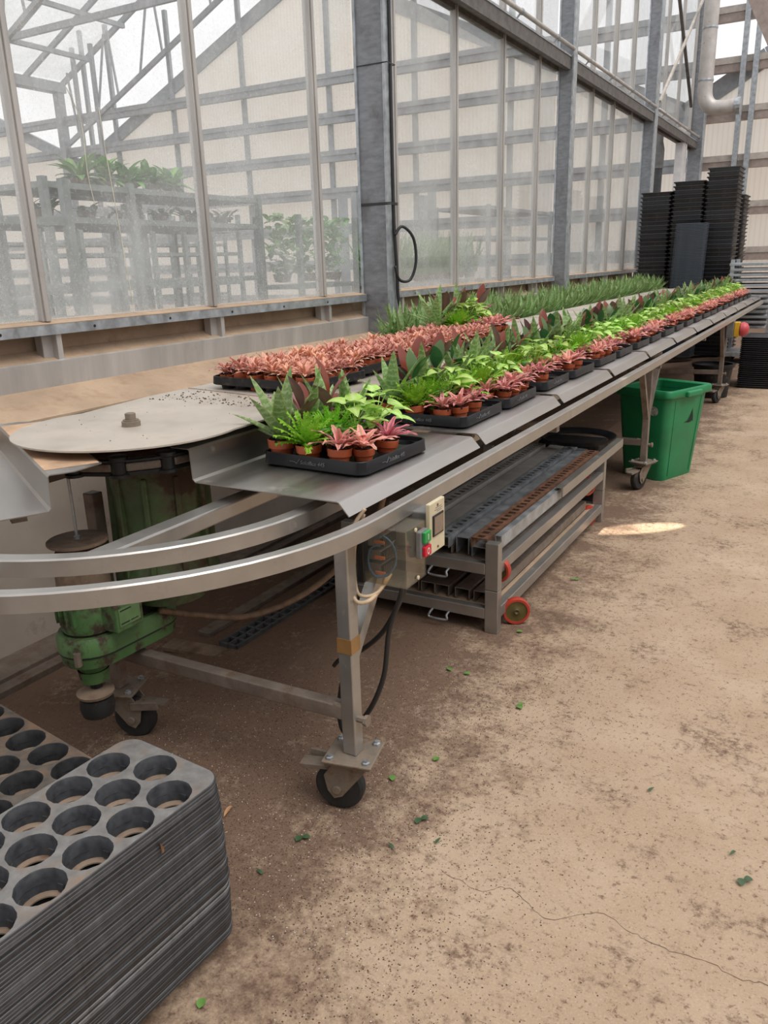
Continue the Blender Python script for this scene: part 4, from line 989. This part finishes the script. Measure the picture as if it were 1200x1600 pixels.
# crowded trays of salmon plants on the cover plate
CW, CD = .41, .50
def crowd_tray_mesh():
    mb = MB(); lp = lambda iw, z, r=.04: [(x, y, z) for x, y in rrect(0, 0, CW-2*iw, CD-2*iw, r, 6)]
    mb.rings([lp(.004, .018), lp(.0, .021), lp(.002, .050), lp(.006, .052), lp(.009, .046), lp(.01, .032)])
    holes = [(-.152+.076*i, -.195+.078*j, .031) for i in range(5) for j in range(6)]
    deck(mb, rrect(0, 0, CW-.018, CD-.018, .035, 6), holes, .034, 14)
    for x, y, r in holes: mb.rings([circ(x, y, .031, 14, .034), circ(x, y, .026, 14, .0005)], False, True)
    return mb.mesh('cell_tray', M['traydirty'], 40)
CMesh = crowd_tray_mesh()
cts = [(-1.93, 2.62, R(86)), (-1.945, 3.10, R(2)), (-1.945, 3.62, R(-1)), (-1.94, 4.13, R(1))]
for i, (x, y, rz) in enumerate(cts):
    z = 1.0835; w = ('nearest', 'second', 'third', 'farthest')[i]
    tag(inst(CMesh, 'cell_tray', None, (x, y, z), rz), 'dusty black cell tray crowded with salmon pink plants, %s on the cover plate' % w, 'plant tray', 'crowded trays on the cover plate')
    for a in range(5):
        for b in range(6):
            px, py = -.152+.076*a+random.uniform(-.004, .004), -.195+.078*b+random.uniform(-.004, .004)
            vis = (i == 0 and a == 0) or a == 4 or b == 0
            plant('N', (x+px*cos(rz)-py*sin(rz), y+px*sin(rz)+py*cos(rz), z+.003), 'salmon pink plant, pot %d in row %d of the %s crowded tray' % (b+1, a+1, w), 'salmon pink plants on the cover plate', vis, random.uniform(.95, 1.15), .06)
mixed_tray('black tray of mixed pot plants on the cover plate behind the salmon plants', (-2.17, 4.42, 1.0835), R(1))
fill_tray((-2.17, 4.42, 1.0835), R(1), ['RFC', 'FPC', 'SYD', 'RFC', 'SYC', 'SPC'], 'cover-plate tray', True, 'pot plants in the cover-plate tray', 1.1)
plant('S', (-2.12, 4.36, 1.084), 'big mottled green succulent beside the mixed cover-plate tray', None, True, 1.6)
plant('S', (-2.22, 4.62, 1.084), 'big mottled succulent at the glass side of the cover-plate tray', None, True, 1.5)
plant('R', (-2.05, 4.88, 1.084), 'burgundy broad-leaved plant behind the mixed tray on the cover plate', None, True, 1.3)
# long row of spiky plants on the wall side
n_ = 0; y = 4.75
while y < 12.4:
    tag(inst(TMesh, 'plant_tray', None, (-2.78, y, ZT)), 'black tray of green spiky plants, %s on the wall side' % ordw(n_), 'plant tray', 'wall-side trays'); 
    for a in range(3):
        for b in range(4):
            plant('K', (-2.78+.07+.122*a+random.uniform(-.008, .008), y+.055+.096*b+random.uniform(-.008, .008), ZT+.0045), 'green spiky plant, pot %d of row %d in the %s wall-side tray' % (b+1, a+1, ordw(n_)), 'spiky plants on the wall side', False, random.uniform(1.35, 1.65)+.1*(a == 0), .1)
    n_ += 1; y += .402

# ------------------------------------------------------------------ nested pot trays in the near left corner
def pot_tray(w, l, mat_top, cups=True):
    # origin at centre of the top face; cells below
    mb = MB(); hs_ = []
    n = 6; pit = .104
    for c in range(3):
        for r in range(n):
            y = l/2-(.059 if c == 1 else .108)-pit*r
            if y-.05 > -l/2+.002: hs_.append((-w/2+.055+.101*c, y, .0485))
    lp = lambda iw, z, r=.045: [(x, y, z) for x, y in rrect(0, 0, w-2*iw, l-2*iw, r, 7)]
    mb.cm = 1; mb.rings([lp(.0, -.0075), lp(-.0005, -.0015), lp(.0012, .0)]); mb.cm = 0
    deck(mb, rrect(0, 0, w-.0024, l-.0024, .044, 7), hs_ if cups else [(x, y, r+.0012) for x, y, r in hs_], .0, 28)
    mb.cm = 1
    if not cups: hs_ = []
    for x, y, r in hs_:
        mb.rings([circ(x, y, r, 28, .0), circ(x, y, r-.0015, 28, -.002), circ(x, y, r-.004, 28, -.050)]); 
        mb.cm = 2; mb.rings([circ(x, y, r-.004, 28, -.050), circ(x, y, r-.006, 28, -.053), circ(x, y, r-.014, 28, -.054), circ(x, y, r-.014, 28, -.057)]); mb.cm = 1
        for k in range(3):
            a = R(100+120*k); rr = r-.0045; c_, s_ = cos(a), sin(a); mb.bar((x+rr*c_, y+rr*s_, -.049), (x+(rr+.001)*c_, y+(rr+.001)*s_, -.032), .015, .005, (c_, s_, 0))
    return mb
PT = pot_tray(.312, .68, None)
mts = lambda e, top: [top, e, M['brown']]
PTL = pot_tray(.312, .68, None, False)
PTM = [PTL.mesh('pot_tray', mts(M['edge%d' % i], M['edge3']), 40) for i in range(5)]
PTTOP = PT.mesh('pot_tray', mts(M['edge1'], M['traytop']), 40); PTTOP2 = PT.mesh('pot_tray', mts(M['edge3'], M['traytopbrown']), 40)
def pot_stack(x, y, rz, n, ztop, top, l_top, l_mid, grp, zb=0.057):
    pit = (ztop-zb)/(n-1)
    for k in range(n):
        z = zb+pit*k; last = k == n-1
        bulge = .012*sin(pi*min(1, (ztop-z)/ztop*1.1))
        me = top if last else PTM[random.choices(range(5), (5, 4, 3, 7, 1.5))[0]]
        o = inst(me, 'pot_tray', None, (x+bulge+random.uniform(-.0015, .0015), y-.2*bulge+random.uniform(-.002, .002), z), rz+random.uniform(-.004, .004)); tag(o, l_top if last else l_mid, 'pot tray', grp)
pot_stack(-1.259, .797, R(-4.0), 54, .468, PTTOP, 'scuffed grey top tray with round holes, on the tall near stack', 'black pot tray nested below the scuffed top tray of the near stack', 'pot trays of the near stack')
pot_stack(-1.792, .983, R(90-8.0), 46, .405, PTTOP2, 'soil-stained black top tray with round holes, left of the near stack', 'black pot tray nested below the soil-stained top tray of the left stack', 'pot trays of the left stack')

# ------------------------------------------------------------------ stacks of deep trays behind the far end
def deep_tray(w, d, h, mat_, mside):
    lp = lambda iw, z, r=.03: [(x, y, z) for x, y in rrect(0, 0, w-2*iw, d-2*iw, r, 4)]
    mb = MB(); mb.rings([lp(.03, 0), lp(.018, h*.70), lp(.002, h*.72), lp(.0, h*.78), lp(.0, h*.96), lp(.003, h*.985)], True); 
    mb.rings([lp(.003, h*.985), lp(.010, h*.985), lp(.014, h*.72)]); mb.rings([lp(.014, h*.72)], True, False)
    return mb.mesh('deep_tray', mat_, 40)
DT = [deep_tray(.46, .60, .060, m, None) for m in (M['edge0'], M['edge1'], M['brownedge'])]
def deep_stack(x, y, n, pit, z0, name, grp, meshes, w_=(3, 4, 3), jit=.004, lean=0):
    for k in range(n):
        last = k == n-1; o = inst(random.choices(meshes, w_[:len(meshes)])[0], 'deep_tray', None, (x+random.uniform(-jit, jit)+lean*k, y+random.uniform(-jit, jit), z0+pit*k), random.uniform(-.006, .006))
        tag(o, ('topmost black tray of the %s' if last else 'black tray below the top one in the %s') % name, 'tray', grp)
deep_stack(-2.735, 13.62, 41, .0590, .03, 'shortest stack against the glass wall', 'trays of the wall-side stack', DT)
deep_stack(-2.268, 13.62, 43, .0592, .03, 'middle stack behind the bench end', 'trays of the middle stack', DT)
deep_stack(-1.800, 13.62, 46, .0588, .03, 'tallest stack behind the bench end', 'trays of the tallest stack', DT)
deep_stack(-1.76, 14.28, 40, .0588, .03, 'stack standing behind the tallest one', 'trays of the stack behind the tallest', DT)
BG = [deep_tray(.43, .30, .030, M['bluegrey'], None)]
deep_stack(-2.18, 13.05, 94, .0205, .03, 'blue-grey stack before the middle stack', 'trays of the blue-grey stack', BG, (1,), .001, .0006)
LW = [deep_tray(.40, .60, .032, m, None) for m in (M['edge3'], M['edge0'])]
deep_stack(-.835, 10.62, 25, .0235, .0, 'low floor stack beside the bench end', 'trays of the low stack', LW, (1, 1), .002)
# rolling rack of grey shelves
rk = empty('shelf_trolley', 'galvanised rolling rack full of flat grey shelves beyond the low stack', 'rack', (-1.18, 13.0, 0))
for x in (-.30, .24):
    for y in (-.3, .3): MB().box(x-.025, x+.025, y-.02, y+.02, .12, 1.9 if x > 0 else 1.45).build('post', M['galv'], rk)
MB().box(-.33, .27, -.35, .35, .10, .16).build('base', M['galv'], rk)
for x in (-.25, .19):
    for y in (-.25, .25): MB().lathe([(.01, -.015), (.05, -.015), (.05, .015), (.01, .015)], 14, (x, y, .05), 'Y', True, True).build('wheel', M['rubber'], rk)
for k in range(13): MB().box(-.34+.02*(k % 2), .20+.02*(k % 3), -.33, .33, .5+.072*k, .5+.072*k+.035).build('shelf', M['rafter'] if k % 3 else M['galv'], rk, bevel=.004)

# ================================================================== NEIGHBOURING HOUSE BEHIND THE GLASS
def rack(name, label, x0, x1, y0, y1, ztop, shelves, posts=2, m='rack'):
    t = empty(name, label, 'plant rack', ((x0+x1)/2, (y0+y1)/2, 0)); q = Matrix.Translation((-(x0+x1)/2, -(y0+y1)/2, 0))
    for x in (x0, x1):
        for i in range(posts+1):
            y = y0+(y1-y0)*i/posts; MB().box(x-.03, x+.03, y-.03, y+.03, 0, ztop).xf(q).build('post', M[m], t)
    for z in shelves: MB().box(x0, x1, y0, y1, z-.025, z+.025).xf(q).build('shelf', M[m], t)
    return t
rack('plant_rack', 'tall dark rack with big leafy plants on top, behind the dusty glass', -6.9, -6.0, 4.85, 7.75, 2.32, (2.26, 1.98, 1.42, .8), 3)
rack('plant_rack', 'dark rack at the left edge behind the dusty glass', -5.9, -5.1, 2.6, 4.3, 2.2, (1.9, 1.2, .7), 2)
rack('plant_rack', 'far rack with many thin posts behind the leafy plants', -9.6, -8.8, 5.0, 10.8, 2.35, (2.1, 1.75, 1.3, .9), 9)
rack('plant_rack', 'second far rack with thin posts behind the dusty glass', -12.6, -11.8, 6.0, 14, 2.6, (2.0, 1.5, 1.0), 10)
rack('plant_rack', 'slim rack with tall narrow posts between the glass bars', -6.2, -5.6, 7.95, 9.2, 2.1, (1.30, .8), 1)
rack('plant_table', 'pale metal frame table behind the glass near the second column', -5.9, -5.0, 12.2, 15.2, 2.36, (2.32, 1.88, 1.2), 1, 'rafter')
rack('plant_table', 'low metal table carrying tall grassy plants behind the glass', -5.7, -4.9, 9.3, 12.2, 1.28, (1.24, .8), 2, 'rafter')
for (x, y, h) in ((-6.3, 10.05, 2.45), (-6.3, 10.4, 2.5), (-5.8, 11.55, 2.5), (-5.8, 11.85, 2.7)):
    struct(MB().box(x-.05, x+.05, y-.05, y+.05, 0, h), 'column', M['rafter'])
def bush(name, label, loc, n, ln, wd, e0, e1, spread, mat_, seed, pr=pr_oval, h0=0., group=None, cat='plant', pot=True):
    rs = random.Random(seed); m = MB()
    for i in range(n):
        az = rs.uniform(0, 6.28); a2 = rs.uniform(0, 6.28); r_ = spread*rs.random()**.5; e = rs.uniform(*e0)
        m.leaf((r_*cos(a2), r_*sin(a2), h0*rs.random()), az, ln*rs.uniform(.7, 1.2), wd*rs.uniform(.8, 1.2), e, e-e1, pr, 6, .2)
    t = empty(name, label, cat, loc, 0, group); m.build('foliage', L[mat_], t, True)
    if pot: MB().lathe([(.0, -.09), (.07, -.09), (.09, 0), (.0, .0)], 14).build('pot', M['brown'], t)
    return t
for i in range(5): bush('leafy_plant', 'big leafy plant on the dark rack top, %s from its left end' % ordw(i), (-6.35, 5.55+.30*i, 2.37), 34, .27, .085, (.0, 1.3), .9, .05, 'bg', 40+i, group='leafy plants on the dark rack')
for i in range(6): bush('hanging_plant', 'dark plant on the lower shelf of the dark rack, %s from its left end' % ordw(i), (-6.35, 5.1+.48*i, 2.09), 22, .16, .06, (-.2, 1.0), .8, .12, 'bgdark', 60+i, group='dark plants on the dark rack')
for i in range(6): bush('bushy_plant', 'tall bushy green plant on the slim rack, %s from the left' % ordw(i), (-5.7-.25*(i % 2), 7.75+.27*i, 1.45), 70, .13, .085, (-.3, 1.2), .7, .17, 'bg', 80+i, h0=.62, group='bushy plants behind the glass')
for i in range(12): bush('grassy_plant', 'tall grassy plant on the low metal table, %s from the left' % ordw(i), (-5.1-.3*(i % 2), 8.9+.28*i, 1.38), 60, .55, .022, (1.0, 1.5), .35, .12, 'bg', 100+i, pr_strap, group='grassy plants behind the glass')
for i in range(5): bush('low_plant', 'low green plant close behind the bottom of the glass, %s from the left' % ordw(i), (-4.6, 3.3+.85*i, 1.05), 40, .18, .07, (.0, 1.3), .8, .2, 'bg', 140+i, group='low plants behind the glass')
rack('plant_table', 'low table close behind the glass left of the near column', -5.2, -4.2, 2.8, 7.6, .96, (.92, .5), 3)
# dried streaks on the left panes
mb = MB()
for k, pts in enumerate((((-3.257, 3.02, 2.30), (-3.257, 3.03, 2.1), (-3.257, 3.06, 1.75), (-3.257, 3.09, 1.36)), ((-3.257, 2.84, 2.36), (-3.257, 2.90, 2.22), (-3.257, 2.90, 2.0), (-3.257, 2.92, 1.86)))):
    tag(MB().tube(smooth_path(pts, 6), .0022, 5).build('string', M['string']), 'thin pale string hanging down the glass, %s one' % ('longer' if k == 0 else 'shorter'), 'string')

# ================================================================== SMALL THINGS ON THE FLOOR
LEAFS = []
for k in range(5):
    rs = random.Random(200+k); m = MB(); m.leaf((0, 0, .004), 0, .028, .021 if k != 3 else .009, .25, -.3, pr_oval if k != 3 else pr_blade, 6, .12)
    if k in (1, 4): m.leaf((.006, .006, .006), 2.0, .024, .019, .3, -.4, pr_oval, 6, .15)
    LEAFS.append(m.mesh('fallen_leaf', M['leaf0'] if k < 3 else M['leafd'], True))
near = [('in front of the upper trolley wheel', -.86, 2.42, 1), ('right of the front castor', -.976, 2.009, 0), ('before the front castor', -1.16, 1.494, 4), ('beside the near tray stack', -1.052, .962, 0), ('on bare concrete right of the castor', -.904, 1.57, 3), ('on clean concrete', -.811, 1.641, 3),
        ('alone in the middle of the bare floor', -.34, 2.142, 3), ('by the right edge of the floor', -.08, 1.988, 3), ('near the right edge below a twig', -.054, 1.889, 4), ('between the leg and the trolley', -1.203, 2.564, 0), ('just right of the castor plate', -1.052, 1.831, 0), ('below the right castor leaves', -.899, 1.715, 4),
        ('between the castor and the near stack', -1.168, 1.323, 3), ('under the bench by the grating', -1.774, 3.326, 0), ('beside the trolley on the aisle', -1.01, 3.663, 1), ('in front of the trolley post', -1.05, 3.0, 0), ('beside the red wheel', -1.103, 2.557, 0)]
for w, x, y, k in near: tag(inst(LEAFS[k], 'fallen_leaf', None, (x, y, .002), random.uniform(0, 6)), 'small green leaf lying on the floor %s' % w, 'leaf', 'fallen leaves')
for w, x, y in (('left of the front castor', -1.42, 1.50), ('below the left castor', -2.02, 1.50)):
    o = tag(inst(MB().leaf((0, 0, .004), 0, .05, .014, .3, -.5, pr_strap, 6, .4).mesh('dry_leaf', M['deadleaf'], True), 'dry_leaf', None, (x, y, .003 if x > -1.8 else -.03), random.uniform(0, 6)), 'curled dry tan leaf on the floor %s' % w, 'leaf')
o = tag(inst(MB().leaf((0, 0, 0), 0, .028, .016, .0, -.3, pr_oval, 4, .2).mesh('dry_leaf', M['deadleaf'], True), 'dry_leaf'), 'orange dry leaf stuck to the side of the near tray stack', 'leaf'); o.location = (-1.086, .93, .43); o.rotation_euler = (R(20), R(80), R(100))
def grains(name, m, n, fn, s0, s1, seed, flat=.6):
    rs = random.Random(seed); mb = MB()
    for _ in range(n):
        x, y, z = fn(rs); q = rs.uniform(s0, s1); q2 = q*flat; a = rs.uniform(0, 3.1); c, s_ = cos(a)*q, sin(a)*q
        mb.add([(x-c, y-s_, z), (x+c, y+s_, z), (x+s_*.8, y-c*.8, z), (x-s_*.8, y+c*.8, z), (x, y, z+q2*1.3)], [(0, 2, 4), (2, 1, 4), (1, 3, 4), (3, 0, 4)])
    return tag(mb.build(name, m), kind='stuff')
def fz_(x): return -.05*min(1, max(0, (-1.8-x)/.4))-.04*min(1, max(0, (-2.2-x)/.4))
def soilp(rs):
    while True:
        y = .9+3.6*rs.random()**1.3; x = rs.gauss(-1.35, .42)
        if x < -2.7 or x > -.2: continue
        if x < -.9 and y < 1.16 : continue
        if x < -1.4 and y < 1.25: continue
        return x, y, fz_(x)
def castp(rs):
    while True:
        cx_, cy_ = rs.choice([(-1.15, 1.65), (-1.9, 1.75), (-1.0, 2.4), (-1.6, 1.6), (-.95, 1.25)]); x, y = rs.gauss(cx_, .28), rs.gauss(cy_, .30)
        if (x < -.9 and y < 1.16) or (x < -1.4 and y < 1.25) or x < -2.7: continue
        return x, y, fz_(x)
o = grains('soil_crumbs', M['crumb'], 9000, soilp, .0008, .0032, 1); tag(o, 'dark crumbs of potting soil scattered on the floor along the bench', 'soil')
o = grains('soil_crumbs', M['crumb'], 9000, castp, .0008, .003, 2); tag(o, 'dense dark soil crumbs around the front castor and legs', 'soil')
o = grains('perlite_grains', M['pebble'], 2200, castp, .0008, .0024, 3); tag(o, 'tiny white perlite grains in the soil around the castors', 'perlite')
o = grains('soil_crumbs', M['crumb'], 170, lambda r: (r.uniform(-2.25, -1.62), 2.15+.3*abs(r.gauss(0, .45)), 1.0836), .002, .006, 4); tag(o, 'soil crumbs on the cover plate before the salmon plants', 'soil')
o = grains('soil_crumbs', M['crumb'], 50, lambda r: (r.uniform(-2.2, -1.62), r.uniform(1.5, 2.4), 1.0836) , .001, .003, 5); tag(o, 'sparse soil crumbs on the round end plate', 'soil')
